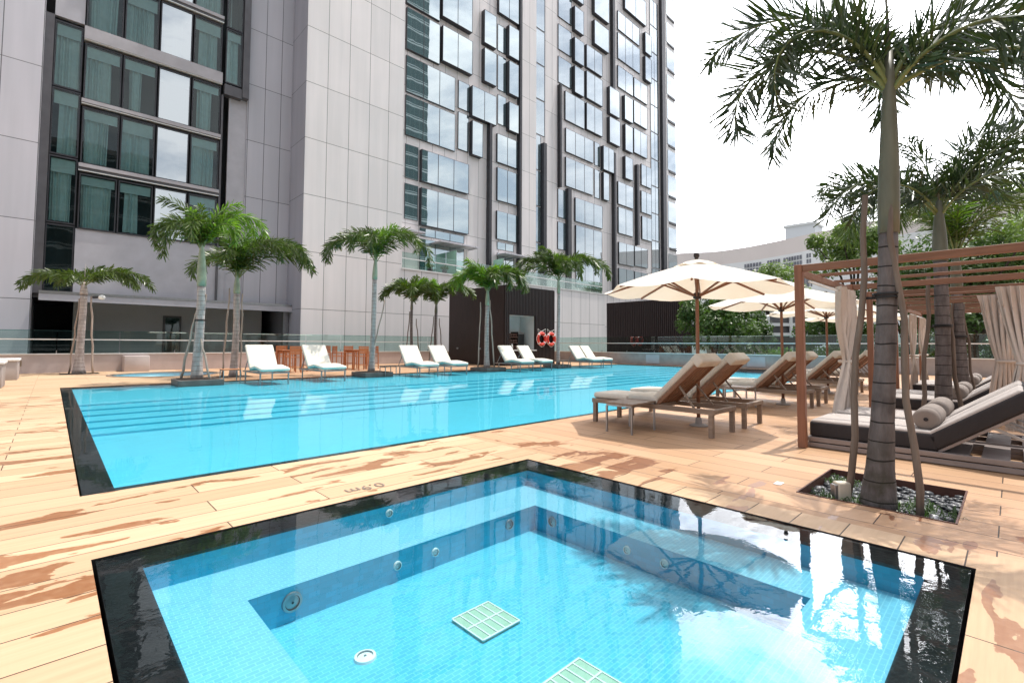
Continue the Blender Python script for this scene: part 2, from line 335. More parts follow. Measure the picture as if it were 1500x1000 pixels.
# ---------------------------------------------------------------- sky and sun
SAZ,SEL=R(-16),R(72)
SD=Vector((math.cos(SAZ)*math.cos(SEL),math.sin(SAZ)*math.cos(SEL),math.sin(SEL)))
W=bpy.data.worlds.new('World'); S.world=W; W.use_nodes=True; wt=W.node_tree; wt.nodes.clear()
def wn(t,**k):
    x=wt.nodes.new(t)
    for a,b in k.items(): setattr(x,a,b)
    return x
sky=wn('ShaderNodeTexSky',sky_type='NISHITA',sun_disc=False,sun_elevation=SEL,sun_rotation=PI/2-SAZ,air_density=1.2,dust_density=2.5,ozone_density=1.)
tc=wn('ShaderNodeTexCoord'); mp=wn('ShaderNodeMapping'); wt.links.new(tc.outputs['Generated'],mp.inputs[0]); mp.inputs['Scale'].default_value=(1,1,2.4)
nz=wn('ShaderNodeTexNoise'); nz.inputs['Scale'].default_value=3.2; nz.inputs['Detail'].default_value=7; nz.inputs['Roughness'].default_value=.6; nz.inputs['Distortion'].default_value=.4; wt.links.new(mp.outputs[0],nz.inputs['Vector'])
rp=wn('ShaderNodeMapRange'); wt.links.new(nz.outputs[0],rp.inputs[0]); rp.inputs[1].default_value=.40; rp.inputs[2].default_value=.60; rp.inputs[3].default_value=.28; rp.inputs[4].default_value=1.
dt=wn('ShaderNodeVectorMath',operation='DOT_PRODUCT'); wt.links.new(tc.outputs['Generated'],dt.inputs[0]); dt.inputs[1].default_value=SD
mx=wn('ShaderNodeMath',operation='MAXIMUM'); wt.links.new(dt.outputs['Value'],mx.inputs[0]); mx.inputs[1].default_value=0
pw=wn('ShaderNodeMath',operation='POWER'); wt.links.new(mx.outputs[0],pw.inputs[0]); pw.inputs[1].default_value=6
ml=wn('ShaderNodeMath',operation='MULTIPLY_ADD'); wt.links.new(pw.outputs[0],ml.inputs[0]); ml.inputs[1].default_value=20.; ml.inputs[2].default_value=10.
d2_=wn('ShaderNodeVectorMath',operation='DOT_PRODUCT'); wt.links.new(tc.outputs['Generated'],d2_.inputs[0]); d2_.inputs[1].default_value=(math.cos(R(10))*math.cos(R(24)),math.sin(R(10))*math.cos(R(24)),math.sin(R(24)))
m2_=wn('ShaderNodeMath',operation='MAXIMUM'); wt.links.new(d2_.outputs['Value'],m2_.inputs[0]); m2_.inputs[1].default_value=0
p2_=wn('ShaderNodeMath',operation='POWER'); wt.links.new(m2_.outputs[0],p2_.inputs[0]); p2_.inputs[1].default_value=11
a2_=wn('ShaderNodeMath',operation='MULTIPLY_ADD'); wt.links.new(p2_.outputs[0],a2_.inputs[0]); a2_.inputs[1].default_value=80.; wt.links.new(ml.outputs[0],a2_.inputs[2]); ml=a2_
cl=wn('ShaderNodeVectorMath',operation='SCALE'); cl.inputs[0].default_value=(1.,1.,1.03); wt.links.new(ml.outputs[0],cl.inputs['Scale'])
mixs=wn('ShaderNodeMix',data_type='RGBA'); wt.links.new(rp.outputs[0],mixs.inputs[0]); wt.links.new(sky.outputs[0],mixs.inputs[6]); wt.links.new(cl.outputs[0],mixs.inputs[7])
bg=wn('ShaderNodeBackground'); bg.inputs[1].default_value=.1; wt.links.new(mixs.outputs[2],bg.inputs[0])
wo=wn('ShaderNodeOutputWorld'); wt.links.new(bg.outputs[0],wo.inputs[0])
sl=bpy.data.lights.new('Sun','SUN'); sl.energy=3.5; sl.angle=R(.6); sl.color=(1,.95,.87); so=bpy.data.objects.new('Sun',sl); COL.objects.link(so); so.rotation_euler=SD.to_track_quat('Z','Y').to_euler()
S.view_settings.view_transform='Standard'; S.view_settings.look='None'; S.view_settings.exposure=.25; S.view_settings.gamma=1
S.cycles.max_bounces=8; S.cycles.transparent_max_bounces=24; S.cycles.caustics_reflective=False; S.cycles.caustics_refractive=False
# ================================================================ SETTING
# --- ground beyond the podium, deck with openings
b=MB().mat('asphalt'); b.add([(-900,-900,-3),(1500,-900,-3),(1500,1500,-3),(-900,1500,-3)],[(0,1,2,3)]); tag(b.build('ground'),kind='structure')
SP=(.199,3.66,.174,3.57)            # small pool outer rectangle
LP=(.20,26.2,5.08,17.5)             # large pool outer rectangle
PITS={}                             # planting pits cut in the deck
PIT1=(4.46,5.54,.295,1.27)
KC,KR=(3.25,22.6),1.8
pits=[PIT1,(9.2,10.28,.295,1.27),(13.3,14.38,.295,1.27)]
holes=[SP,LP]+pits+[(KC[0]-2.2,KC[0]+2.2,KC[1]-2.2,KC[1]+2.2)]
DX0,DX1,DY0,DY1=-14,26.9,-16,26.6
xs=sorted({DX0,DX1}|{v for h in holes for v in h[:2]}); ys=sorted({DY0,DY1}|{v for h in holes for v in h[2:]})
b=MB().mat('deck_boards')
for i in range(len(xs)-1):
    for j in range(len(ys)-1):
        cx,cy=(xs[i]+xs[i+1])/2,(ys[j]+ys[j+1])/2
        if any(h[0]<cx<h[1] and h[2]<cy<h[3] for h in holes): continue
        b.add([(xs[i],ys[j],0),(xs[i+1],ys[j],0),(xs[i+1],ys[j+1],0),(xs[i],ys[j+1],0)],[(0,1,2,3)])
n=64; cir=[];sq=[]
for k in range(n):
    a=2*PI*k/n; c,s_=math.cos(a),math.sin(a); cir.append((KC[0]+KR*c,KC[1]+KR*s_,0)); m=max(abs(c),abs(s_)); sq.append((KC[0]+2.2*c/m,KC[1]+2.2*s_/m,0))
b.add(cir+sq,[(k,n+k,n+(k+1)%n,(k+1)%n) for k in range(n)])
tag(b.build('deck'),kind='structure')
b=MB().mat('concrete_grey'); b.box(DX0,DX1,DY0-.3,DY0,-3,-.005); b.box(DX0,DX1,DY1,DY1+.05,-3,-.3); b.box(DX1,DX1+.05,DY0,DY1,-3,-.3); tag(b.build('podium_edge'),kind='structure')
# --- small pool (spa)
o=(0,0,0); x0,x1,y0,y1=SP; ix0,ix1,iy0,iy1=.398,3.41,.357,3.327
d1,d2=-.165,-.365
def ring(b,a,c,z):   # flat ring between outer rect a and inner rect c
    b.add([(a[0],a[2],z),(a[1],a[2],z),(a[1],a[3],z),(a[0],a[3],z),(c[0],c[2],z),(c[1],c[2],z),(c[1],c[3],z),(c[0],c[3],z)],[(0,1,5,4),(1,2,6,5),(2,3,7,6),(3,0,4,7)])
def wallring(b,c,za,zb):
    p=[(c[0],c[2]),(c[1],c[2]),(c[1],c[3]),(c[0],c[3])]
    for k in range(4):
        q=p[(k+1)%4]; b.add([(*p[k],zb),(*q,zb),(*q,za),(*p[k],za)],[(0,1,2,3)])
inn=(ix0,ix1,iy0,iy1); ben=(.80,3.02,.80,2.86); g=.018
shell=MB().mat('tile_wall'); wallring(shell,inn,-.03,d1); wallring(shell,ben,d1,d2)
shell.mat('tile_bench'); ring(shell,inn,ben,d1); shell.mat('tile_spa'); shell.add([(ben[0],ben[2],d2),(ben[1],ben[2],d2),(ben[1],ben[3],d2),(ben[0],ben[3],d2)],[(0,1,2,3)])
spa=tag(shell.build('spa_pool'),kind='structure')
b=MB().mat('stone_black'); bo=(x0+g,x1-g,y0+g,y1-g); ring(b,bo,inn,-.012); wallring(b,bo,-.012,-.25); wallring(b,inn,-.012,-.03); b.build('stone_border',spa)
b=MB().mat('rubber_black'); wallring(b,(x0,x1,y0,y1),0,-.25); ring(b,(x0,x1,y0,y1),bo,-.20); b.build('overflow_slot',spa)
b=MB().mat('water_spa'); b.add([(bo[0],bo[2],-.006),(bo[1],bo[2],-.006),(bo[1],bo[3],-.006),(bo[0],bo[3],-.006)],[(0,1,2,3)]); tag(b.build('water'),kind='structure')
def disc(name,c,nrm,r,mats,par,ringed=False):
    nrm=Vector(nrm).normalized(); a=nrm.cross(Vector((0,0,1)))
    a=a.normalized() if a.length>.1 else Vector((1,0,0)); e=nrm.cross(a); c=Vector(c); bb=MB()
    def dd(r0,r1,h0,h1,mt):
        bb.mat(mt); k=28; vs=[]
        for rr,hh in ((r0,h0),(r1,h1)):
            for i in range(k): th=2*PI*i/k; vs.append(c+nrm*hh+(a*math.cos(th)+e*math.sin(th))*rr)
        bb.add(vs,[(i,(i+1)%k,k+(i+1)%k,k+i) for i in range(k)],True)
    dd(r,r*.95,0,.012,mats[0]); dd(r*.95,r*.72,.012,.014,mats[0])
    dd(r*.72,r*.66,.014,.006,mats[1]); dd(r*.66,r*.12,.006,.012,mats[0]); dd(r*.12,0.0005,.014,.014,mats[1])
    return bb.build(name,par)
for (x,z,r) in ((1.03,-.255,.056),(2.72,-.25,.042)): disc('jet_nozzle',(x,ben[3],z),(0,-1,0),r,('metal_grey','rubber_black'),spa)
for (x,z) in ((1.70,-.26),(2.0,-.26)): disc('pool_lamp',(x,ben[3],z),(0,-1,0),.030,('white_paint','metal_grey'),spa)
disc('pool_lamp',(1.9,iy1,-.085),(0,-1,0),.03,('white_paint','metal_grey'),spa)
disc('jet_nozzle',(ben[1],2.66,-.25),(-1,0,0),.042,('metal_grey','rubber_black'),spa)
for y in (1.95,1.66): disc('pool_lamp',(ben[1],y,-.26),(-1,0,0),.030,('white_paint','metal_grey'),spa)
disc('floor_lamp',(1.185,2.285,d2),(0,0,1),.055,('white_paint','metal_grey'),spa)
for cx,cy in ((1.825,2.105),(1.81,1.40)):
    b=MB().mat('grate'); q=.135
    b.box(cx-q,cx+q,cy-q,cy+q,d2,d2+.012); b.mat('white_paint')
    for k in range(6): 
        u=-q+2*q*k/5; b.box(cx+u-.004,cx+u+.004,cy-q,cy+q,d2+.012,d2+.016)
    for k in range(3):
        u=-q+2*q*k/2; b.box(cx-q,cx+q,cy+u-.005,cy+u+.005,d2+.012,d2+.018)
    b.build('drain_grate',spa)
# --- large pool
x0,x1,y0,y1=LP; lin=(.42,x1,5.24,17.5)
sh=MB().mat('tile_pool'); zf=-.235
steps=[(17.5,12.95,-.05),(12.95,12.27,-.08),(12.27,11.6,-.11),(11.6,10.93,-.14),(10.93,10.32,-.17),(10.32,9.75,-.20)]
for ya,yb,z in steps: sh.add([(lin[0],yb,z),(lin[1],yb,z),(lin[1],ya,z),(lin[0],ya,z)],[(0,1,2,3)])
sh.add([(lin[0],lin[2],zf),(lin[1],lin[2],zf),(lin[1],9.75,zf),(lin[0],9.75,zf)],[(0,1,2,3)])
wallring(sh,lin,-.012,-.06-.5)
zz=[s_[2] for s_ in steps]+[zf]
for k in range(6): yy=steps[k][1]; sh.add([(lin[0],yy,zz[k]),(lin[1],yy,zz[k]),(lin[1],yy,zz[k+1]),(lin[0],yy,zz[k+1])],[(0,3,2,1)])
pool=tag(sh.build('lap_pool'),kind='structure')
b=MB().mat('stone_black'); z=-.012; b.add([(x0+.015,y0+.015,z),(x1,y0+.015,z),(x1,lin[2],z),(x0+.015,lin[2],z)],[(0,1,2,3)]); b.add([(x0+.015,lin[2],z),(lin[0],lin[2],z),(lin[0],y1,z),(x0+.015,y1,z)],[(0,1,2,3)]); b.build('stone_border',pool)
b=MB().mat('rubber_black'); wallring(b,(x0,x1,y0,y1),0,-.2); b.build('overflow_slot',pool)
b=MB().mat('water_calm'); b.add([(x0+.015,y0+.015,-.007),(x1,y0+.015,-.007),(x1,y1,-.007),(x0+.015,y1,-.007)],[(0,1,2,3)]); tag(b.build('water'),kind='structure')
# --- round children's pool
b=MB().mat('tile_kid'); b.lathe([(KR-.12,-.02),(KR-.12,-.14),(.001,-.14)],64,KC); kid=tag(b.build('round_pool'),kind='structure')
b=MB().mat('teak_grey'); b.lathe([(KR+.0,.003),(KR-.0,.02),(KR-.12,.02),(KR-.12,-.03)],64,KC); b.build('pool_rim',kid)
b=MB().mat('water_calm'); b.lathe([(KR-.12,.0),(.001,.0)],64,KC); tag(b.build('water'),kind='structure')
# --- depth mark on the deck, read from the large pool side
fc=bpy.data.curves.new('mark','FONT'); fc.body='0.9m'; fc.size=.17; fc.extrude=.0006; fo=bpy.data.objects.new('mark',fc); COL.objects.link(fo)
bpy.context.view_layer.update(); me=bpy.data.meshes.new_from_object(fo.evaluated_get(bpy.context.evaluated_depsgraph_get())); bpy.data.objects.remove(fo)
me.materials.clear(); me.materials.append(M('paint_grey')); o=bpy.data.objects.new('depth_mark',me); COL.objects.link(o); o.location=(2.10,3.83,.004); o.rotation_euler=(0,0,PI); tag(o,'grey depth figures 0.9m painted on the timber deck between the pools','depth marking')
# ================================================================ HOTEL TOWER
YT,YG=29.0,30.5
tw=thing('hotel_tower',(10.55,YT,0),'tall hotel tower of pale panels with projecting mirrored window boxes','building'); OT=(10.55,YT,0)
b=MB().mat('panel_light'); b.box(10.55,17.2,YT,44,-3,62); b.build('wall',tw,OT)
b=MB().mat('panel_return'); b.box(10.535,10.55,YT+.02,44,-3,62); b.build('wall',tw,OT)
b=MB().mat('panel_glassbay'); b.box(17.2,56.2,YG,44,-3,62); b.build('wall',tw,OT)
MB().mat('panel_glassbay').box(30.05,31.89,YG-.35,YG,6.6,62).build('pier',tw,OT); MB().mat('panel_glassbay').box(33.45,35.12,YG-.06,YG,6.6,62).build('pier',tw,OT)
for xa,xb,za,zb in ((26.15,26.5,6.6,19.88),(29.72,30.05,6.6,62),(32.9,33.4,6.6,20.26),(35.3,35.62,16.6,26.88),(36.5,37.1,6.6,16.73),(44.35,44.85,29.89,62),(44.5,44.9,6.6,22.6),(49.2,49.7,12.94,22.54),(55.3,56.2,2,62)):
    MB().mat('metal_dark').box(xa,xb-.08,YG-.42,YG,za,zb).build('fin',tw,OT)
b=MB().mat('panel_light'); b.box(56.2,59.2,YG-.1,44,-3,62); b.build('wall',tw,OT)
b=MB().mat('panel_light'); b.box(17.2,41,YT,YG-.01,-3,6.36); b.mat('concrete_white').box(17.2,41,YT-.06,YG-.01,6.36,6.46); b.build('podium_wall',tw,OT)
WINS=[(18.09,21.07,26.41,29.42,.25,2),(21.17,24.15,26.81,30.26,.5,2),(18.14,21.09,22.96,26.12,.25,2),(21.22,24.19,23.27,26.1,.5,2),(18.2,22.67,19.78,22.54,.15,3),(23.04,24.16,20.25,22.56,.1,1),(18.2,22.71,16.55,19.55,.15,3),(23.04,24.12,16.89,19.96,.1,1),(24.2,26.86,19.89,22.43,.5,2),(24.24,25.36,16.69,19.52,.5,1),(25.46,26.82,26.62,29.49,.5,1),(25.49,26.85,23.32,26.19,.5,1),(27.3,28.28,26.9,29.29,.05,1),(27.32,28.3,23.42,26.53,.05,1),(27.35,28.33,20.39,23.0,.05,1),(28.32,29.56,26.71,29.52,.5,1),(28.35,29.53,23.32,26.28,.5,1),(28.37,29.55,20.02,22.57,.5,1),(27.2,29.69,30.17,33.34,.35,2),(18.26,19.37,13.38,15.92,.05,1),(18.25,19.38,10.35,12.99,.05,1),(19.52,24.0,13.36,15.79,.35,3),(19.52,24.03,10.07,12.89,.35,3),(19.59,23.77,9.3,9.92,.05,3),(19.6,23.79,6.6,9.1,.05,3),(27.21,29.65,16.93,19.45,.2,2),(27.24,29.65,13.6,16.49,.2,2),(27.22,29.65,10.24,12.7,.2,2),(27.38,29.33,9.38,10.03,.05,2),(27.39,29.34,6.6,9.08,.05,2),(35.35,37.41,33.89,36.82,.1,1),(35.35,37.4,30.56,33.16,.1,1),(35.35,37.4,27.2,29.87,.1,1),(35.31,36.45,13.68,16.5,.1,1),(35.28,36.45,10.52,13.24,.1,1),(37.54,39.02,33.43,35.94,.5,1),(37.53,39.07,30.14,32.64,.5,1),(37.53,39.06,26.87,29.65,.5,1),(39.66,42.46,30.42,32.89,.35,2),(39.65,42.49,27.1,30.04,.35,2),(39.64,42.46,23.75,26.6,.35,2),(36.33,39.44,23.69,26.66,.2,2),(36.41,40.98,20.47,22.89,.2,3),(36.41,40.92,17.0,19.94,.2,3),(37.91,42.56,13.72,16.16,.2,3),(37.98,42.46,10.27,13.35,.2,3),(38.1,42.58,7.0,9.93,.1,3),(41.34,42.28,20.46,23.0,.05,1),(41.32,42.26,16.93,20.02,.05,1),(42.43,44.4,20.18,22.81,.5,2),(42.55,43.59,16.93,19.93,.4,1),(43.64,45.57,26.8,29.85,.5,1),(43.61,45.65,23.54,26.41,.5,1),(40.91,43.61,36.88,39.78,.5,1),(40.9,43.54,33.47,36.1,.5,1),(45.76,50.34,37.47,39.68,.15,3),(45.74,50.43,34.03,37.12,.15,3),(45.7,48.87,30.68,33.21,.15,2),(49.03,52.01,30.74,33.08,.2,2),(46.92,51.58,40.42,43.49,.4,2),(46.63,48.34,27.12,29.95,.5,1),(46.71,48.3,23.55,26.58,.5,1),(48.83,51.8,27.54,30.22,.3,2),(48.79,51.74,23.9,26.84,.3,2),(46.67,48.25,20.28,22.84,.5,1),(51.23,52.69,37.02,39.56,.5,1),(51.19,52.64,33.59,36.54,.5,1),(50.52,52.8,20.45,23.01,.2,2),(50.47,52.8,17.13,19.75,.2,2),(50.6,52.8,13.88,16.69,.2,2),(45.57,48.7,17.1,19.69,.2,2),(45.61,48.58,13.8,16.78,.2,2),(45.66,48.76,10.32,12.8,.2,2),(48.9,51.79,10.47,12.81,.2,2),(45.63,48.72,6.94,9.86,.2,2),(48.86,51.74,7.19,9.83,.2,2),
# storeys above the picture, and slim columns of windows between the piers
(18.1,24.1,30.6,33.4,.3,4),(27.2,29.65,33.7,36.6,.35,2),(40.9,43.5,40.2,43.1,.5,1),(37.5,39.0,36.7,39.5,.5,1)]
for k,z in enumerate([3.95+3.43*i for i in range(1,12)]): WINS.append((31.92,32.85 if z<18 else 33.4,z-.05,z+3.3,.04,1)); WINS.append((53.0,54.9,z-.05,z+3.3,.04,2))
def window(par,org,xa,xb,za,zb,y,p,n,gm,side='metal_dark',mull='metal_dark',fr=.05):
    yf=y-p; b=MB().mat(gm); b.add([(xa+fr,yf,za+fr),(xb-fr,yf,za+fr),(xb-fr,yf,zb-fr),(xa+fr,yf,zb-fr)],[(0,1,2,3)])
    b.mat(mull)
    for k in range(1,n): x=xa+(xb-xa)*k/n; b.box(x-.02,x+.02,yf-.015,yf+.01,za+fr,zb-fr)
    w=b.build('window',par,org)
    f=MB().mat(side); f.box(xa,xa+fr,yf-.02,y,za,zb); f.box(xb-fr,xb,yf-.02,y,za,zb); f.box(xa+fr,xb-fr,yf-.02,y,za,za+fr); 
    f.mat('spandrel').box(xa+fr,xb-fr,yf-.02,y,zb-fr,zb)
    if p>.12: f.mat(side).box(xa+fr,xb-fr,yf+.03,y-.002,za+fr,za+fr+.02)
    o=f.build('frame',w); o.location=(-org[0],-org[1],-org[2]); return w
for i,(xa,xb,za,zb,p,n) in enumerate(WINS): window(tw,OT,xa,xb,za,zb,YG,p*.85,n,'glass_tower' if xa<31 else 'glass_tower_pale',fr=.022)
for z in (44.67,41.0,37.5,33.97,30.63,27.32,23.93,20.57,17.13,13.72,10.3): MB().mat('metal_dark').box(57.3,59.1,YG-.22,YG-.1,z-.2,z).build('sill',tw,OT)
for z in (44.67,41.0,37.5,33.97,30.63,27.32,23.93,20.57,17.13,13.72,10.3): MB().mat('glass_tower_pale').box(57.0,59.2,YG-.16,YG-.1,z+.1,z+2.7).build('window',tw,OT)
def canopy(x0,x1,z,d):
    b=MB().mat('panel_left'); b.box(x0,x1,YG-d,YG-.06,z,z+.05); b.mat('panel_left')
    b.box(x0,x1,YG-d-.03,YG-d,z-.03,z+.08)
    for k in range(4): x=x0+.1+(x1-x0-.2)*k/3; b.bar((x,YG-.05,z-.02),(x,YG-d,z-.02),.05,.08)
    b.build('canopy',tw,OT)
canopy(20.6,24.3,8.85,1.3); canopy(27.2,30.3,8.85,1.3); canopy(17.6,19.3,9.25,1.2)
# terrace on the podium
tb=thing('glass_balustrade',(17.3,YT+.08,6.46),'clear glass balustrade with white rail on the terrace above the timber pavilion','balustrade')
for k in range(12):
    xa=17.3+k*1.95; b=MB().mat('glass_clear').box(xa+.02,xa+1.93,YT+.08,YT+.095,6.46,7.55); b.build('glass_panel',tb,tb.location)
b=MB().mat('metal_white').box(17.3,40.7,YT+.06,YT+.11,7.12,7.19); b.build('handrail',tb,tb.location)
b=MB().mat('glass_edge').box(17.3,40.7,YT+.078,YT+.097,7.55,7.57); b.build('top_edge',tb,tb.location)
for x,l in ((22.0,'greenish frosted glass screen on the terrace under the wide canopy'),(26.9,'greenish frosted glass screen on the terrace left of the narrow canopy')):
    b=MB().mat('glass_frost').box(x,x+.03,YT+.12,YG-.1,6.46,8.35); b.mat('metal_grey').box(x-.01,x+.04,YT+.14,YT+.18,6.46,8.36); tag(b.build('privacy_screen',org=(x,YT+.7,6.46)),l,'screen','frosted screens on the terrace')
# --- left wing
YW=31.4
wg=thing('hotel_wing',(3,YW,0),'grey recessed hotel wing with curtained windows over a dark undercroft','building'); OW=(3,YW,0)
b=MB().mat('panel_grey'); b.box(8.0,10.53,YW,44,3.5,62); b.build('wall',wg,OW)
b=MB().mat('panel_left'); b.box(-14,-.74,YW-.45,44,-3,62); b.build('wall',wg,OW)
b=MB().mat('panel_mid'); b.box(.65,7.05,YW+.02,YW+.3,3.5,6.75); b.build('wall',wg,OW); MB().mat('panel_mid').box(-.42,.65,YW+.02,YW+.3,16.95,62).build('wall',wg,OW); MB().mat('panel_mid').box(7.055,8.0,YW+.12,YW+.3,3.5,15.9).build('wall',wg,OW)
for q in ((-.74,-.42,YW-.1,YW+.3,3.5,16.9),(7.63,7.98,YW-.35,YW+.3,15.7,62),(6.72,7.625,YW-.28,YW+.2,15.6,16.2),(6.62,6.72,YW-.1,YW+.3,3.5,15.59)): MB().mat('panel_dark').box(*q).build('fin',wg,OW)
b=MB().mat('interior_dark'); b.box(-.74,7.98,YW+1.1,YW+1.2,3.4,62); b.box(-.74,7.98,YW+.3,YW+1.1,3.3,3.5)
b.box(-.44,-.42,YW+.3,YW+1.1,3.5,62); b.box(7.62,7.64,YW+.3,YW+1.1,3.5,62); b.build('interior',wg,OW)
rows=[(6.75,9.5),(9.98,12.83),(13.2,16.05),(16.85,19.7),(20.2,23.0),(23.5,26.4)]
for k,(za,zb) in enumerate(rows):
    b=MB().mat('spandrel')
    nz=rows[k+1][0] if k+1<len(rows) else zb+.6
    b.box(.65,6.62,YW-.06,YW+.28,zb+.14,nz-.02); b.mat('metal_white').box(.65,6.62,YW-.16,YW-.06,zb+.10,zb+.14); b.mat('panel_dark').box(.65,6.62,YW-.14,YW-.06,zb+.14,nz-.14); b.mat('spandrel').box(.65,6.62,YW-.20,YW-.14,zb+.14 if nz-zb>.6 else nz-.2,nz-.02)
    b.build('spandrel',wg,OW)
def drape(b,x0,x1,y,z0,z1,amp,wl,rg,flare=0.,n=None):
    n=n or max(8,int((x1-x0)/wl*8)); m=7; vs=[]; ph=rg.random()*6
    for j in range(m+1):
        t=j/m; z=z1+(z0-z1)*t
        for i in range(n+1):
            u=i/n; x=x0+(x1-x0)*u+flare*t*math.sin(u*3+ph)
            a=amp*(.55+.45*math.sin(u*7+ph)); vs.append((x,y+a*math.sin(u*(x1-x0)/wl*2*PI+ph+.5*math.sin(t*2.)),z))
    b.add(vs,[(j*(n+1)+i,j*(n+1)+i+1,(j+1)*(n+1)+i+1,(j+1)*(n+1)+i) for j in range(m) for i in range(n)],True)
rg=rnd(4)
cols=[(.70,2.13,'glass_wing'),(2.19,3.60,'glass_wing'),(3.67,5.12,'glass_wing_bright'),(5.20,6.58,'glass_wing')]
def wingwin(xa,xb,za,zb,gm,y=YW,cur=True,blind=.55):
    b=MB().mat(gm); b.add([(xa+.05,y,za+.05),(xb-.05,y,za+.05),(xb-.05,y,zb-.05),(xa+.05,y,zb-.05)],[(0,1,2,3)])
    w=b.build('window',wg,OW); f=MB().mat('metal_dark')
    f.box(xa,xa+.05,y-.04,y+.1,za,zb); f.box(xb-.05,xb,y-.04,y+.1,za,zb); f.box(xa+.05,xb-.05,y-.04,y+.1,za,za+.07); f.box(xa+.05,xb-.05,y-.04,y+.1,zb-.07,zb)
    o=f.build('frame',w); o.location=(-OW[0],-OW[1],0)
    if cur:
        c=MB().mat('inner_curtain'); dx=rg.choice((0,.1,.3,.5)); dl=rg.choice((0,0,.2)); drape(c,xa+.08+dl,xb-.1-dx,y+.26,za+.05+rg.random()*.12,zb-.2,.11,rg.uniform(.16,.26),rg,.04)
        o=c.build('curtain',w); o.location=(-OW[0],-OW[1],0)
        c=MB().mat('blind_fabric'); h=blind*(.7+.5*rg.random()); c.add([(xa+.08,y+.13,zb-.1),(xb-.08,y+.13,zb-.1),(xb-.08,y+.13,zb-.1-h),(xa+.08,y+.13,zb-.1-h)],[(0,3,2,1)])
        c.mat('metal_white').box(xa+.08,xb-.08,y+.12,y+.14,zb-.12-h,zb-.1-h); o=c.build('blind',w); o.location=(-OW[0],-OW[1],0)
for za,zb in rows:
    for xa,xb,gm in cols: wingwin(xa,xb,za,zb,gm)
for k in range(4): wingwin(-.40,.62,3.6+3.3*k,6.85+3.3*k,'glass_wing',YW+.06,k>0)
for k in range(4): wingwin(6.74,7.6,16.3+3.3*k,19.55+3.3*k,'glass_wing',YW-.2,True)
# undercroft
b=MB().mat('render_grey'); b.box(.75,9.75,33.6,33.8,-3,3.3); b.build('wall',wg,OW)
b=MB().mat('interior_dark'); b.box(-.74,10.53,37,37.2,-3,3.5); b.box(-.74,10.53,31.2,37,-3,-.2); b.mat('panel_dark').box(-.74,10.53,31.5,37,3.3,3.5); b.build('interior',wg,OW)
b=MB().mat('panel_dark'); b.box(4.55,5.42,33.52,33.6,-.2,2.75); b.mat('glass_wing').box(4.65,5.32,33.49,33.52,-.1,2.65); b.mat('metal_grey').box(4.70,4.74,33.45,33.49,.8,1.4); b.build('door',wg,OW)
b=MB().mat('metal_grey'); b.box(-.5,11.0,30.4,31.39,3.44,3.56); b.mat('panel_mid').box(-.5,11.0,30.42,30.5,3.12,3.44); b.box(-.5,11.0,30.5,31.39,3.36,3.44); b.mat('metal_grey'); b.box(10.2,10.5,30.9,31.2,-.2,3.36); b.build('canopy',wg,OW)
# --- buildings across the terrace behind the camera, mirrored in the glazing
t=NT('opposite_facade'); p=t.pos(); sp=t.n('ShaderNodeSeparateXYZ'); t.l(p,sp.inputs[0]); f=t.math('FRACT',t.math('DIVIDE',sp.outputs[2],3.3)); l1=t.math('LESS_THAN',f,.12); l2=t.math('MULTIPLY',t.math('GREATER_THAN',f,.2),t.math('LESS_THAN',f,.26)); gx=t.math('LESS_THAN',t.math('FRACT',t.math('DIVIDE',sp.outputs[0],1.5)),.06)
c=t.mix(t.math('MAXIMUM',l1,l2),t.mix(gx,(.018,.045,.048),(.09,.12,.12)),(.42,.46,.46)); t.done(t.pbr(c,.4).outputs[0])
for xa,xb,hh,l in ((-60,12.5,34,'dark banded apartment block across the road with white floor edges, left one'),(52,70,95,'dark banded apartment block across the road with white floor edges, right one')):
    b=MB().mat('opposite_facade').box(xa,xb,-62,-45,-3,hh); b.mat('concrete_grey').box(xa-.3,xb+.3,-62.3,-44.7,hh,hh+1); tag(b.build('apartment_block',org=(xa,-45,-3)),l,'building')
# ================================================================ PAVILION
PX0,PX1,PY0,PY1,PH=18.4,22.6,19.75,25.1,4.52
pv=thing('timber_pavilion',(PX0,PY0,0),'dark slatted timber pavilion with a white serving niche','pavilion'); OP=(PX0,PY0,0)
N0,N1,NZ0,NZ1=18.75,20.85,.9,2.9
b=MB().mat('timber_dark_gap'); b.box(PX0+.06,PX0+.1,PY0+.1,PY1,0,PH); b.box(PX1-.1,PX1-.06,PY0+.1,PY1,0,PH); b.box(PX0+.06,PX1-.06,PY1-.05,PY1,0,PH)
b.box(PX0+.06,N0,PY0+.06,PY0+.1,0,PH); b.box(N1,PX1-.06,PY0+.06,PY0+.1,0,PH); b.box(N0,N1,PY0+.06,PY0+.1,NZ1,PH); b.box(N0,N1,PY0+.06,PY0+.1,0,NZ0); b.build('wall',pv,OP)
b=MB().mat('timber_dark_gap').box(PX0,PX1,PY0,PY1,PH,PH+.06); b.build('roof',pv,OP)
b=MB().mat('timber_dark')
x=PX0
while x<PX1-.05:
    if N0-.08<x<N1: b.box(x,x+.085,PY0,PY0+.06,NZ1+.02,PH-.003); b.box(x,x+.085,PY0,PY0+.06,.02,NZ0-.04)
    else: b.box(x,x+.085,PY0,PY0+.06,.02,PH-.003)
    x+=.125
y=PY0+.125
while y<PY1-.05: b.box(PX0,PX0+.06,y,y+.1,.02,PH-.003); b.box(PX1-.06,PX1,y,y+.1,.02,PH-.003); y+=.118
b.build('cladding',pv,OP)
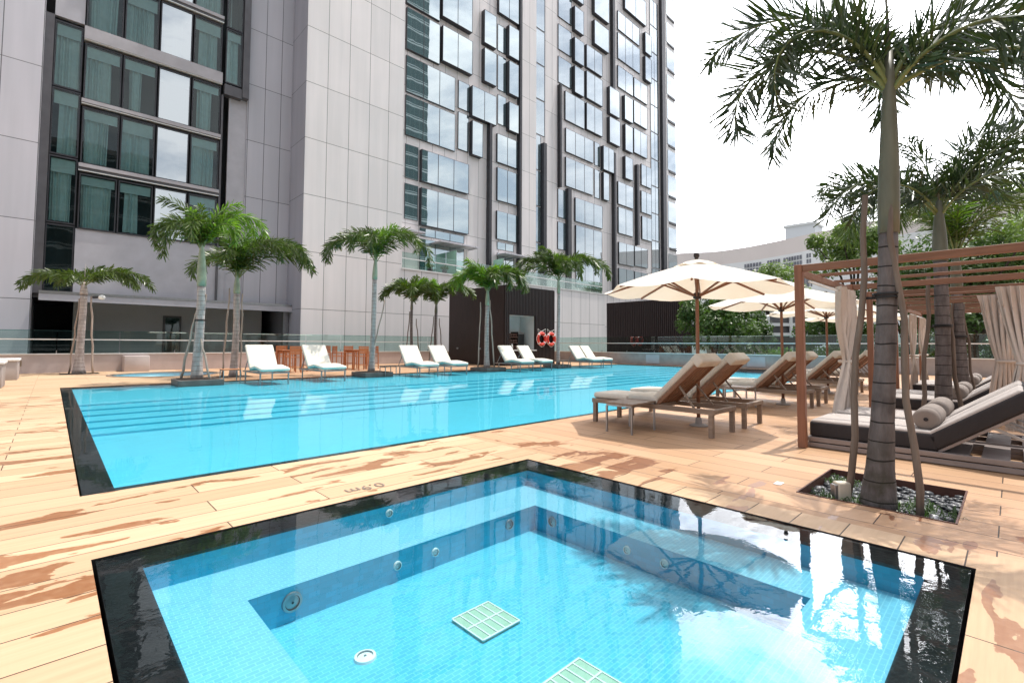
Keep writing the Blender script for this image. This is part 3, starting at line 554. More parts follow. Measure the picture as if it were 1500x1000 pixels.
b=MB().mat('concrete_white'); b.box(N0,N1,PY0+1.3,PY0+1.35,NZ0,NZ1); b.box(N0-.05,N0,PY0+.1,PY0+1.35,NZ0-.05,NZ1); b.box(N1,N1+.05,PY0+.1,PY0+1.35,NZ0-.05,NZ1); b.box(N0,N1,PY0+.1,PY0+1.35,NZ1,NZ1+.04); b.mat('metal_white').box(N0-.02,N1+.02,PY0-.12,PY0+1.3,NZ0-.06,NZ0); b.mat('render_grey').box(N0,N1,PY0+1.26,PY0+1.3,NZ0+.9,NZ0+.95); b.build('niche',pv,OP)
for yy,zz_ in ((21.9,.95),(24.1,.95)): 
    b=MB().mat('metal_grey'); b.lathe([(.001,zz_-.06),(.05,zz_-.05),(.06,zz_),(.05,zz_+.05),(.001,zz_+.06)],12,(PX0-.03,yy)); b.build('door_knob',pv,OP)
b=MB().mat('metal_grey').box(19.9,20.55,PY0+.6,PY0+1.1,NZ0,NZ0+1.0); b.mat('rubber_black').box(19.96,20.49,PY0+.57,PY0+.6,NZ0+.12,NZ0+.92); tag(b.build('drinks_fridge',org=(20.2,PY0+.85,NZ0)),'grey framed drinks fridge with black door on the pavilion counter','fridge')
b=MB(); rg=rnd(8); b.mat('wicker')
for k in range(3):
    z=NZ0+.02+k*.34; b.rbox(18.9,19.75,PY0+.35,PY0+.95,z,z+.06,.02)
    for q in range(4):
        xx=18.93+q*.21; m=Matrix.Translation((xx+.1,PY0+.4,z+.16))@Matrix.Rotation(rg.uniform(-.4,.4),4,'Y'); b.rbox(-.09,.09,0,.5,-.09,.09,.05,2,m)
b.mat('timber_dark').box(18.88,18.92,PY0+.35,PY0+.95,NZ0,NZ0+1.05); b.box(19.74,19.78,PY0+.35,PY0+.95,NZ0,NZ0+1.05); tag(b.build('towel_shelf',org=(19.3,PY0+.6,NZ0)),'brown wicker shelf of rolled towels on the pavilion counter','shelf')
b=MB().mat('white_paint').lathe([(.001,0),(.05,0),(.055,.2),(.03,.28),(.015,.3),(.015,.36),(.001,.36)],14); o=b.build('pump_bottle'); o.location=(18.98,PY0+.05,NZ0); tag(o,'small white pump bottle on the edge of the pavilion counter','bottle')
def buoy(loc,label,src=None):
    if src: return dup(src,loc,0,label)
    t=thing('life_buoy',loc,label,'life buoy','life buoys on the pavilion wall')
    b=MB().mat('buoy_orange'); b.torus((0,0,0),.33,.095,(1,0,0),(0,0,1)); b.build('ring',t)
    for k in range(4):
        a=PI/4+k*PI/2; b=MB().mat('white_paint'); pts=[]
        d=Vector((math.cos(a),0,math.sin(a))); tn=Vector((-math.sin(a),0,math.cos(a)))
        n=12; vs=[]
        for s_ in (-.032,.032):
            for j in range(n): q=2*PI*j/n; vs.append(d*(.33+.1*math.cos(q))+tn*s_+Vector((0,1,0))*.1*math.sin(q))
        b.add(vs,[(j,(j+1)%n,n+(j+1)%n,n+j) for j in range(n)],True); b.build('band',t)
    b=MB().mat('rope_white'); pts=[]
    for k in range(49): a=2*PI*k/48; r=.445+.03*math.cos(a*4); pts.append((r*math.cos(a),-.03,r*math.sin(a)))
    b.tube(pts,.012,6,False); b.tube([(-.3,-.02,.36),(-.34,-.02,.6),(-.02,.02,.44),(.34,-.02,.6),(.3,-.02,.36)],.014,6); b.build('rope',t)
    return t
bu=buoy((21.3,PY0-.1,1.55),'orange life buoy beside the niche, left one of the pair'); buoy((22.15,PY0-.1,1.55),'orange life buoy near the pavilion corner, right one of the pair',bu)
# ================================================================ PARAPETS AND BALUSTRADES
FX,FY=26.7,26.3
pw=thing('parapet_wall',(5,FY,0),'long low pinkish parapet wall behind the round pool','wall')
b=MB().mat('concrete_pink'); b.box(-14,FX+.2,FY,FY+.2,-.02,.72); b.build('wall',pw,pw.location)
b=MB().mat('metal_white').box(-14,FX+.2,FY-.03,FY+.23,.72,.76); b.build('coping',pw,pw.location)
b=MB().mat('socket_plate').box(-.98,-.80,FY-.012,FY,.28,.50); b.mat('metal_dark').box(-.94,-.84,FY-.02,FY-.012,.33,.45); b.build('socket',pw,pw.location)
pw2=thing('parapet_wall',(FX,8,0),'low grey parapet wall along the far end of the pool deck','wall')
b=MB().mat('concrete_grey'); b.box(FX,FX+.2,-14,FY,-.5,.70); b.build('wall',pw2,pw2.location)
b=MB().mat('metal_white').box(FX-.03,FX+.23,-14,FY-.03,.70,.74); b.build('coping',pw2,pw2.location)
for y in (14.9,8.9,3.2): b=MB().mat('panel_mid').box(FX-.02,FX,y,y+.9,.1,.62); b.build('hatch',pw2,pw2.location)
def balus(name,label,axis,c,a0,a1,z0,pl=1.95,top=1.66):
    loc=((a0+a1)/2,c,z0) if axis==0 else (c,(a0+a1)/2,z0); t=thing(name,loc,label,'balustrade')
    def bx(b,a,bb,o0,o1,za,zb): 
        if axis==0: b.box(a,bb,c+o0,c+o1,za,zb)
        else: b.box(c+o0,c+o1,a,bb,za,zb)
    a=a0
    while a<a1-.1:
        e=min(a+pl,a1); b=MB().mat('glass_clear'); bx(b,a+.015,e-.015,0,.014,z0,top); b.build('glass_panel',t,loc); a=e
    b=MB().mat('metal_white'); bx(b,a0,a1,-.05,-.01,1.30,1.345); b.build('handrail',t,loc)
    b=MB().mat('glass_edge'); bx(b,a0,a1,-.002,.016,top,top+.025); b.build('top_edge',t,loc)
    a=a0
    while a<a1+.1: 
        b=MB().mat('metal_grey'); bx(b,a-.015,a+.015,-.012,.026,z0,z0+.12); bx(b,a-.012,a+.012,-.05,0,1.29,1.35); b.build('clamp',t,loc); a+=pl
    return t
balus('glass_balustrade','clear glass balustrade with white rail on the wall behind the round pool',0,FY+.1,-13.5,18.2,.76)
balus('glass_balustrade','short clear glass balustrade between the timber pavilion and the deck corner',0,FY+.1,22.8,26.6,.76)
balus('glass_balustrade','clear glass balustrade with white rail along the far end of the pool deck',1,FX+.1,-12,26.2,.74,top=1.70)
def block(x,y,w,d,h,mt,name,label,cat,rz=0,slab=None):
    b=MB().mat(mt); b.rbox(-w/2,w/2,-d/2,d/2,0,h,.015,2)
    if slab: b.mat(slab).rbox(-w/2-.03,w/2+.03,-d/2-.03,d/2+.03,h,h+.07,.015,2)
    o=b.build(name); o.location=(x,y,0); o.rotation_euler=(0,0,rz); return tag(o,label,cat)
block(2.62,25.85,.85,.85,.66,'concrete_pink','concrete_block','square pinkish concrete block against the parapet behind the round pool','block')
block(-1.55,18.9,1.3,1.3,.62,'concrete_grey','concrete_bench','grey concrete bench with white slab top at the left deck edge, nearer one','bench',0,'concrete_white')
block(-1.5,22.6,1.5,1.3,.60,'concrete_grey','concrete_bench','white slab topped concrete bench near the parapet corner, farther one','bench',0,'concrete_white')
# ================================================================ SLAT SCREEN, FAR BUILDINGS
sc=thing('slatted_screen',(34,20,-3),'dark brown vertical slat screen beyond the glass at the end of the tower','screen')
b=MB().mat('timber_dark_gap').box(34.08,34.12,16.4,23.9,-3,4.75); b.build('backing',sc,sc.location)
b=MB().mat('timber_dark'); y=16.4
while y<23.8: b.box(34,34.08,y,y+.12,-3,4.75); y+=.165
b.build('slat',sc,sc.location)
# curved building
cb=thing('curved_building',(*raypt(1180,95),-3),'long beige curved building with square window grids on the skyline','building')
def cpt(px):
    tab=[(960,117),(1000,114),(1050,112),(1100,106),(1150,99),(1200,92),(1300,82),(1450,70),(1600,60)]
    for (a,da),(c,dc) in zip(tab,tab[1:]):
        if px<=c: return raypt(px,da+(dc-da)*(px-a)/(c-a))
    return raypt(px,60)
poly=[cpt(p) for p in range(960,1601,20)]
b=MB(); zt=[20.8+.6*math.sin(k/5) for k in range(len(poly))]
nP=len(poly)
b.mat('bgwall_beige'); vs=[];bk=[]
for (x,y),z in zip(poly,zt): vs+= [(x,y,20.0),(x,y,23.2)]
for k in range(nP-1): b.add([vs[2*k],vs[2*k+2],vs[2*k+3],vs[2*k+1]],[(0,1,2,3)],True)
d=Vector((.7,.7)); 
top=[(x,y,23.2) for x,y in poly]; back=[(x+14*d.x,y+14*d.y,23.2) for x,y in poly]
b.add(top+back,[(k,k+1,nP+k+1,nP+k) for k in range(nP-1)]); b.build('wall',cb,cb.location)
b=MB().mat('bgwall_white')
for k in range(nP-1): (xa,ya),(xc,yc)=poly[k],poly[k+1]; b.add([(xa,ya,-3),(xc,yc,-3),(xc,yc,20.0),(xa,ya,20.0)],[(0,1,2,3)],True)
b.build('wall',cb,cb.location)
def wingrid(pa,pc,z0,z1,nx,nzz,mt='bgwin'):
    (xa,ya),(xc,yc)=cpt(pa),cpt(pc); n=Vector((-(yc-ya),xc-xa,0)).normalized()
    if n.dot(Vector((xa,ya,0)))>0: n=-n
    A=Vector((xa,ya,0))+n*.12; D=Vector((xc-xa,yc-ya,0)); b=MB().mat(mt)
    for i in range(nx):
        for j in range(nzz):
            u0,u1=(i+.12)/nx,(i+.88)/nx; za=z0+(z1-z0)*(j+.12)/nzz; zb=z0+(z1-z0)*(j+.88)/nzz
            p,q=A+D*u0,A+D*u1; b.add([(p.x,p.y,za),(q.x,q.y,za),(q.x,q.y,zb),(p.x,p.y,zb)],[(0,1,2,3)])
    b.build('window',cb,cb.location)
wingrid(1092,1118,17.3,19.5,6,2); wingrid(1126,1146,17.3,19.5,5,2); wingrid(1150,1178,17.3,19.5,7,2); wingrid(1184,1214,17.3,19.5,7,2); wingrid(1223,1229,16.4,19.9,1,1,'bg_blue'); wingrid(1240,1262,17.3,19.5,5,2); wingrid(1040,1062,17.3,19.5,6,2); wingrid(1100,1215,12.5,15,20,1); wingrid(1100,1170,8,11,10,1)
x,y=raypt(1181,330); ft=thing('distant_tower',(x,y,-3),'pale square tower top just above the curved roofline','building')
b=MB().mat('bg_pale'); b.box(x-9,x+9,y-9,y+9,-3,83); b.mat('bgwall_white').box(x-10,x+10,y-10,y+10,83,84.5); b.build('wall',ft,ft.location)
# low pavilion beyond the hedge
x,y=raypt(1128,46); lp=thing('low_building',(x,y,-3),'low dark roofed building with white louvres beyond the hedge','building'); lp.rotation_euler=(0,0,YAW-PI/2)
b=MB().mat('timber_dark').box(-5,5,0,8,4.2,5.0); b.build('roof',lp)
b=MB().mat('panel_dark').box(-4.8,4.8,.5,.6,-0,7.2); b.build('wall',lp)
b=MB().mat('bgwall_white')
for k in range(5): xx=-4.4+k*2.2; b.box(xx-.12,xx+.12,.2,.4,0,7.2)
for z in (4.2,5.15,6.1): b.box(-4.6,4.6,.25,.42,z,z+.3)
b.build('louvre',lp)
# ================================================================ FURNITURE
def rotX(y,z,a): return Matrix.Translation((0,y,z))@Matrix.Rotation(a,4,'X')
def teak_lounger(label,loc,rz=0):
    t=thing('sun_lounger',loc,label,'sun lounger','teak loungers under the parasols'); t.rotation_euler=(0,0,rz)
    w=.33
    for sx in (-1,1):
        for y in (.92,-.92): b=MB().mat('teak_grey').rbox(sx*w-.03,sx*w+.03,y-.03,y+.03,0,.34,.004,1); b.build('leg',t)
    b=MB().mat('teak_grey')
    for sx in (-1,1): b.rbox(sx*w-.028,sx*w+.028,-.97,.97,.30,.365,.004,1)
    for y in (-.94,.94,-.1): b.rbox(-w+.03,w-.03,y-.03,y+.03,.305,.36,.003,1)
    b.build('frame',t)
    b=MB().mat('teak')
    for k in range(12): y=-.02+k*.082; b.box(-w+.03,w-.03,y-.028,y+.028,.345,.362)
    b.build('seat_slats',t)
    A=R(-44); m=rotX(-.12,.37,A)    # back rises toward -y
    b=MB().mat('teak')
    for sx in (-1,1): b.rbox(sx*.27-.025,sx*.27+.025,-.86,0,-.03,.02,.003,1,m)
    for k in range(6): x=-.235+k*.094; b.rbox(x-.04,x+.04,-.85,-.01,-.012,.012,.002,1,m)
    b.rbox(-.27,.27,-.87,-.82,-.03,.02,.003,1,m); b.build('backrest',t)
    for sx in (-1,1):
        e=m@Vector((sx*.25,-.42,-.03)); MB().mat('teak_grey').bar(e,(sx*.29,-.68,.345),.022,.022).build('strut',t)
    b=MB().mat('cream_fabric'); b.rbox(-.31,.31,.36,.98,.365,.455,.035,3,None,.012); b.rbox(-.31,.31,-.14,.35,.365,.475,.035,3,None,.012); b.rbox(-.30,.30,-.90,-.02,.02,.115,.035,3,m,.012)
    b.rbox(-.31,.31,-.935,-.80,-.045,.118,.03,3,m); b.build('cushion',t); return t
L=['teak lounger with cream cushion beside the small side table, nearest of its row','teak lounger just behind the nearest parasol pole, second in its row',
 'teak lounger partly hidden by the brown cabana post, near one of its pair','teak lounger partly hidden by the brown cabana post, far one of its pair',
 'teak lounger seen just left of the tied curtain, near one of the third pair','teak lounger seen just left of the tied curtain, far one of the third pair',
 'teak lounger of the last pair glimpsed between curtain and palm trunk, near one','teak lounger of the last pair glimpsed between curtain and palm trunk, far one']
UX=[7.03,10.85,14.3,17.75]; l0=None; k=0
for u in UX:
    for dx in (-.48,.57):
        loc=(u+dx,3.66,0)
        if l0 is None: l0=teak_lounger(L[k],loc)
        else: dup(l0,loc,R((0,1.5,-1,2,-2,1,1.5,-1)[k]),L[k])
        k+=1
def side_table(label,loc,w=.46,d=.46,h=.42,wd='teak_grey',grp='small side tables'):
    t=thing('side_table',loc,label,'side table',grp)
    b=MB().mat(wd)
    for k in range(6): y=-d/2+d*(k+.5)/6; b.rbox(-w/2,w/2,y-d/13,y+d/13,h-.025,h,.003,1)
    b.build('table_top',t)
    for sx in (-1,1): MB().mat('metal_grey').box(sx*(w/2-.02)-.012,sx*(w/2-.02)+.012,-d/2+.02,d/2-.02,h-.05,h-.026).build('apron',t)
    for sx in (-1,1):
        for sy in (-1,1): b=MB().mat('metal_grey').box(sx*(w/2-.02)-.012,sx*(w/2-.02)+.012,sy*(d/2-.02)-.012,sy*(d/2-.02)+.012,0,h-.05); b.build('leg',t)
    return t
side_table('small slatted side table in front of the nearest teak lounger',(5.93,3.76,0),.62,.44,.41)
side_table('small slatted side table between the second and third parasols',(9.7,3.7,0),.5,.44,.41)
def white_lounger(label,loc):
    t=thing('sun_lounger',loc,label,'sun lounger','white loungers along the far pool edge'); t.rotation_euler=(0,0,PI); w=.40
    for sx in (-1,1):
        for y in (.88,-.62): b=MB().mat('metal_grey').box(sx*w-.017,sx*w+.017,y-.017,y+.017,-.06,.33); b.build('leg',t)
    b=MB().mat('metal_grey')
    for sx in (-1,1): b.box(sx*w-.015,sx*w+.015,-.9,.95,.29,.33)
    for y in (-.9,-.1,.93): b.box(-w+.015,w-.015,y-.015,y+.015,.295,.325)
    b.build('frame',t)
    A=R(-52); m=rotX(-.18,.36,A)
    b=MB().mat('metal_grey')
    for sx in (-1,1): b.rbox(sx*.37-.015,sx*.37+.015,-.92,0,-.03,0,.003,1,m); e=m@Vector((sx*.36,-.5,-.02)); b.bar(e,(sx*.38,-.8,.30),.02,.02)
    for k in range(7): b.rbox(-.36,.36,-.1-.12*k-.03,-.1-.12*k+.03,-.02,-.005,.002,1,m)
    b.build('backrest',t)
    b=MB().mat('white_fabric'); b.rbox(-.42,.42,-.95,-.0,.0,.10,.04,3,m,.015)
    m2=rotX(-.16,.36,R(9)); b.rbox(-.42,.42,-.02,.52,.0,.10,.04,3,m2,.01); m3=rotX(.36,.445,R(-7)); b.rbox(-.42,.42,0,.62,-.01,.09,.04,3,m3,.01); b.build('cushion',t); return t
WL=['white lounger in the shallow water just right of the pale staked palm','white lounger in front of the orange dining chairs','white lounger right of the tall leaning staked palm, left one of its pair',
 'white lounger left of the timber pavilion, right one of its pair','white lounger in front of the pavilion counter, left one of its pair','white lounger below the orange life buoys, right one of its pair',
 'white lounger left of the far pool corner, left one of the last pair','white lounger nearest the far pool corner, right one of the last pair']
w0=None
for k,x in enumerate((4.85,6.78,10.4,11.95,15.75,17.2,21.05,22.2)):
    loc=(x+(.05,-.06,.03,-.04,.05,-.02,.03,-.05)[k],16.35+(.0,.08,-.05,.06,.0,.09,-.04,.05)[k],0)
    if w0 is None: w0=white_lounger(WL[k],loc)
    else: dup(w0,loc,PI+R((0,2,-1.5,1,-2,1.5,-1,2)[k]),WL[k])
side_table('small teak table between the planter and the first white lounger',(4.05,16.9,0),.5,.45,.40,'teak_orange'); side_table('low dark table left of the third white lounger',(9.4,16.7,0),.5,.45,.36,'timber_dark'); side_table('small teak table left of the last white loungers',(19.9,16.8,0),.5,.45,.38)
def umbrella(label,loc):
    t=thing('parasol',loc,label,'parasol','cream parasols between the teak loungers'); n=8; Rr=1.42; zt,ze=2.45,2.04
    b=MB().mat('parasol_fabric'); m=10; vs=[];fs=[]; sub=6; N=n*sub
    for j in range(m+1):
        u=j/m
        for k in range(N):
            a=2*PI*k/N+PI/8; ph=(k%sub)/sub; e=Rr*math.cos(PI/n)/math.cos((ph-.5)*2*PI/n)
            sag=.055*math.sin(PI*ph)*u
            vs.append((.13*math.cos(a)*(1-u)+e*u*math.cos(a),.13*math.sin(a)*(1-u)+e*u*math.sin(a),zt-(zt-ze)*(u**.92)-sag+.02*math.sin(PI*u)))
    for j in range(m):
        for k in range(N): fs.append((j*N+k,j*N+(k+1)%N,(j+1)*N+(k+1)%N,(j+1)*N+k))
    b.add(vs,fs,True); b.build('canopy',t)
    b=MB().mat('parasol_fabric'); vs=[]
    for rr,z in ((.03,2.50),(.20,2.455),(.32,2.395)):
        for k in range(N): a=2*PI*k/N+PI/8; ph=(k%sub)/sub; e=rr*(1+.05*math.cos(2*PI*ph)); vs.append((e*math.cos(a),e*math.sin(a),z+ (.015*math.sin(2*PI*ph) if rr>.25 else 0)))
    b.add(vs,[(j*N+k,j*N+(k+1)%N,(j+1)*N+(k+1)%N,(j+1)*N+k) for j in range(2) for k in range(N)],True); b.build('vent_cap',t)
    b=MB().mat('teak_post'); b.tube([(0,0,.05),(0,0,1.3),(0,0,2.53)],[.027,.027,.024],14); b.build('pole',t)
    b=MB().mat('timber_dark').lathe([(.001,2.50),(.022,2.50),(.03,2.53),(.042,2.555),(.042,2.58),(.03,2.605),(.001,2.61)],16); b.build('finial',t)
    b=MB().mat('timber_dark').lathe([(.03,1.90),(.055,1.91),(.06,1.98),(.03,2.0)],16); b.build('hub',t)
    for k in range(n):
        a=2*PI*k/n+PI/8; d=Vector((math.cos(a),math.sin(a),0)); b=MB().mat('teak_post'); b.bar(d*.05+Vector((0,0,zt-.055)),d*(Rr-.05)+Vector((0,0,ze-.012)),.022,.03); rb=b.build('rib',t); MB().mat('teak_post').bar(d*.05+Vector((0,0,1.95)),d*.70+Vector((0,0,ze+.19)),.02,.026).build('strut',rb)
    b=MB().mat('concrete_grey').lathe([(.001,0),(.13,0),(.135,.012),(.12,.022),(.05,.03),(.04,.12),(.03,.13)],28); b.build('base',t); return t
UL=['cream parasol nearest the camera, over the first pair of teak loungers','cream parasol just left of the brown cabana post, second in its row','cream parasol behind the tied curtain, third in its row','cream parasol farthest along its row by the end balustrade']
u0=None
for k,x in enumerate(UX):
    if u0 is None: u0=umbrella(UL[k],(x,3.29,0))
    else: dup(u0,(x,3.29,0),.2*k,UL[k])
# --- cabanas
def cabana(label,loc):
    t=thing('cabana',loc,label,'cabana','timber cabanas on the deck'); w,d0,d1,h=2.62,1.80,-1.15,2.17
    for x in (0,w):
        for y in (d0,d1): b=MB().mat('teak_post').rbox(x-.0,x+.085,y-.085,y,0,h,.005,1); b.build('post',t)
    for q in ((.003,.075,d1-.0,d0-.09,h-.085,h-.005),(w+.005,w+.08,d1,d0-.09,h-.085,h-.005),(.09,w-.005,d0-.08,d0-.02,h-.13,h-.055),(.09,w-.005,d1-.08,d1-.02,h-.13,h-.055)): MB().mat('teak_beam').rbox(*q,.004,1).build('beam',t)
    for k in range(1,3):
        x=.03+k*w/3; b=MB().mat('teak_beam').rbox(x,x+.045,d1+.0,d0-.02,h-.053,h-.015,.003,1); b.build('slat',t)
    b=MB().mat('metal_white'); b.bar((.1,d0-.13,h-.20),(w,d0-.13,h-.20),.02,.02); b.build('curtain_rod',t); return t
CXs=[6.42,10.5,14.6]
CL=['brown timber cabana with slatted roof nearest the camera','second timber cabana from the camera, beyond the next palm trunk','farthest timber cabana by the end balustrade']
c0=cabana(CL[0],(CXs[0],0,0))
for x,l in zip(CXs[1:],CL[1:]): dup(c0,(x,0,0),0,l)
def daybed(label,loc):
    t=thing('daybed',loc,label,'daybed','charcoal daybeds inside the cabanas'); w=.94
    b=MB().mat('platform_wood'); 
    for z0,z1 in ((.008,.06),(.072,.125)): b.rbox(0,w,1.70,1.74,z0,z1,.004,1); b.rbox(0,.04,-1.1,1.70,z0,z1,.004,1); b.rbox(w-.04,w,-1.1,1.70,z0,z1,.004,1); b.rbox(0.04,w-.04,-1.1,-1.06,z0,z1,.004,1)
    for k in range(10): y=1.6-k*.29; b.box(.04,w-.04,y-.1,y+.1,.09,.118)
    b.build('platform',t)
    def pad(b,x0,x1,y0,y1,z0,z1,m=None):
        b.mat('charcoal_fabric').rbox(x0,x1,y0,y1,z0,z1-.02,.03,3,m); b.mat('mattress_top').rbox(x0+.012,x1-.012,y0+.012,y1-.012,z1-.055,z1,.027,3,m,.012)  # charcoal pad with a paler top layer, painted as if sunlit
    b=MB(); pad(b,.03,w-.03,.56,1.72,.125,.325); b.build('mattress',t)
    m=rotX(.57,.135,R(-36)); b=MB(); pad(b,.03,w-.03,-.90,0,.0,.185,m); b.build('back_cushion',t)
    b=MB().mat('platform_wood').rbox(.05,w-.05,-.90,0,-.03,-.002,.003,1,m); b.build('backrest',t)
    for x in (.12,w-.12): e=m@Vector((x,-.5,-.03)); MB().mat('metal_grey').bar(e,(x,-.45,.12),.025,.025).build('strut',t)
    return t
DL=['charcoal daybed with pale top nearest the camera, behind the ringed palm trunk','charcoal daybed beside the nearest one inside the first cabana','charcoal daybed in the second cabana, near one','charcoal daybed in the second cabana, far one','charcoal daybed in the farthest cabana, near one','charcoal daybed in the farthest cabana, far one']
BL=['taupe round bolster on the nearest daybed','taupe round bolster on the second daybed of the first cabana','taupe round bolster on the near daybed of the second cabana','taupe round bolster on the far daybed of the second cabana','taupe round bolster on the near daybed of the farthest cabana','taupe round bolster on the far daybed of the farthest cabana']
def bolster(label,loc):
    b=MB().mat('bolster_fabric'); r=.115; prof=[(0.002,-.34),(r*.7,-.345),(r*.93,-.33),(r,-.30),(r*1.01,0),(r,.30),(r*.93,.33),(r*.7,.345),(.002,.34)]
    b.lathe(prof,26); b.mat('charcoal_fabric').lathe([(.02,-.347),(.001,-.349)],26)
    o=b.build('bolster'); o.data.transform(Matrix.Rotation(PI/2,4,'Y')); o.location=loc; return tag(o,label,'bolster','bolsters on the daybeds')
d0_=None;bo0=None;k=0
for cx in CXs:
    for dx in (.14,1.22):
        loc=(cx+dx,0,0); bl=(cx+dx+.47,.66,.325+.108)
        if d0_ is None: d0_=daybed(DL[k],loc); bo0=bolster(BL[k],bl)
        else:
            dup(d0_,loc,0,DL[k]); o=bo0.copy(); COL.objects.link(o); o.location=bl; o['label']=BL[k]
        k+=1
def curtain(label,loc,wtop,wmid,wbot,h=1.95,ztie=.98,seed=1,rz=0,skew=0.):
    b=MB().mat('drape_fabric'); rg=rnd(seed); n=72; m=34; vs=[]; nf=7
    for j in range(m+1):
        z=.10+(h-.10)*j/m; t=(z-ztie)
        if t>0: s=min(1,t/(h-ztie)); wd=wmid+(wtop-wmid)*(s**.8)
        else: s=min(1,-t/(ztie-.1)); wd=wmid+(wbot-wmid)*(s**.7)
        off=skew*(z-ztie)
        for i in range(n+1):
            u=i/n; a=2*PI*nf*u+.6*math.sin(z*2+seed); amp=.035+.03*wd
            vs.append((off+(u-.5)*wd+.02*math.sin(a*2+z*3),amp*math.sin(a)*(.6+.4*math.sin(u*9+seed))+.02*math.sin(z*5+u*4),z))
    b.add(vs,[(j*(n+1)+i,j*(n+1)+i+1,(j+1)*(n+1)+i+1,(j+1)*(n+1)+i) for j in range(m) for i in range(n)],True)
    t=thing('tied_curtain',loc,label,'curtain','tied curtains of the cabanas'); t.rotation_euler=(0,0,rz); b.build('drape',t)
    c=MB().mat('drape_fabric').torus((0,0,ztie),wmid*.52,.022,(1,0,0),(0,1,0),24,8); o=c.build('tieback',t); o.scale=(1,.62,1); return t
curtain('beige tied curtain hanging left of the ringed palm trunk',(8.28,1.66,0),1.0,.30,1.1,seed=1,skew=.08,h=2.03)
curtain('beige tied curtain on the near post of the farthest cabana',(14.95,1.66,0),.9,.3,.75,seed=3); curtain('beige tied curtain on the far post of the farthest cabana',(16.75,1.66,0),.9,.3,.8,seed=5)
curtain('beige tied curtain at the right picture edge, front one of two',(9.1,-.16,0),.62,.24,.5,seed=7,rz=PI/2,h=2.0); curtain('beige tied curtain just behind the one at the right picture edge',(10.46,.06,0),.62,.22,.5,seed=9,rz=PI/2,h=2.0)
# --- dining set
def bar_table(label,loc):
    t=thing('bar_table',loc,label,'table','dining tables behind the white loungers'); b=MB().mat('teak_orange')
    for k in range(8): y=-.38+k*.108; b.rbox(-.42,.42,y-.045,y+.045,.90,.93,.003,1)
    b.rbox(-.38,.38,-.40,-.36,.83,.90,.003,1); b.rbox(-.38,.38,.36,.40,.83,.90,.003,1); b.build('table_top',t)
    for sx in (-1,1):
        for sy in (-1,1): b=MB().mat('teak_orange').rbox(sx*.36-.03,sx*.36+.03,sy*.34-.03,sy*.34+.03,0,.90,.004,1); b.build('leg',t)
    return t
def bar_chair(label,loc,rz):
    t=thing('bar_chair',loc,label,'chair','orange dining chairs'); t.rotation_euler=(0,0,rz); b=MB().mat('teak_orange')
    for k in range(5): y=-.18+k*.09; b.rbox(-.22,.22,y-.038,y+.038,.62,.645,.003,1)
    b.build('seat',t)
    b=MB().mat('teak_orange')
    for k in range(4): z=.80+k*.085; b.rbox(-.22,.22,-.235,-.215,z-.036,z+.036,.003,1)
    b.build('backrest',t)
    for sx in (-1,1):
        b=MB().mat('teak_orange').bar((sx*.23,-.25,0),(sx*.22,-.225,1.10),.035,.035); b.build('leg',t); b=MB().mat('teak_orange').bar((sx*.23,.22,0),(sx*.22,.2,.80),.035,.035); b.build('leg',t)
        b=MB().mat('teak_orange').rbox(sx*.225-.025,sx*.225+.025,-.22,.24,.80,.825,.003,1); b.build('arm',t)
    b=MB().mat('teak_orange')
    b.bar((-.22,.2,.25),(.22,.2,.25),.025); b.bar((-.22,-.24,.25),(.22,-.24,.25),.025); b.build('stretcher',t); return t
bt=bar_table('orange teak bar table between the first two white loungers',(7.35,21.4,0)); dup(bt,(10.45,21.6,0),.1,'orange teak bar table behind the second white lounger'); dup(bt,(9.0,24.0,0),.0,'orange teak bar table near the parapet')
ch0=None
CHL=['orange slatted chair behind the left bar table, nearest the parapet','orange slatted chair on the left side of the left bar table','orange slatted chair on the right side of the left bar table','orange slatted chair in front of the left bar table',
'orange slatted chair on the left side of the right bar table','orange slatted chair behind the right bar table','orange slatted chair on the right side of the right bar table','orange slatted chair in front of the right bar table','orange slatted chair left of the table near the parapet','orange slatted chair right of the table near the parapet']
for k,(x,y,rz) in enumerate(((7.4,22.3,PI),(6.5,21.5,-PI/2),(8.2,21.3,PI/2),(7.2,20.55,0.1),(9.6,21.5,-PI/2),(10.6,22.5,PI),(11.3,21.7,PI/2),(10.3,20.75,0),(8.15,24.1,-PI/2),(9.9,24.0,PI/2))):
    if ch0 is None: ch0=bar_chair(CHL[k],(x,y,0),rz)
    else: dup(ch0,(x,y,0),rz,CHL[k])
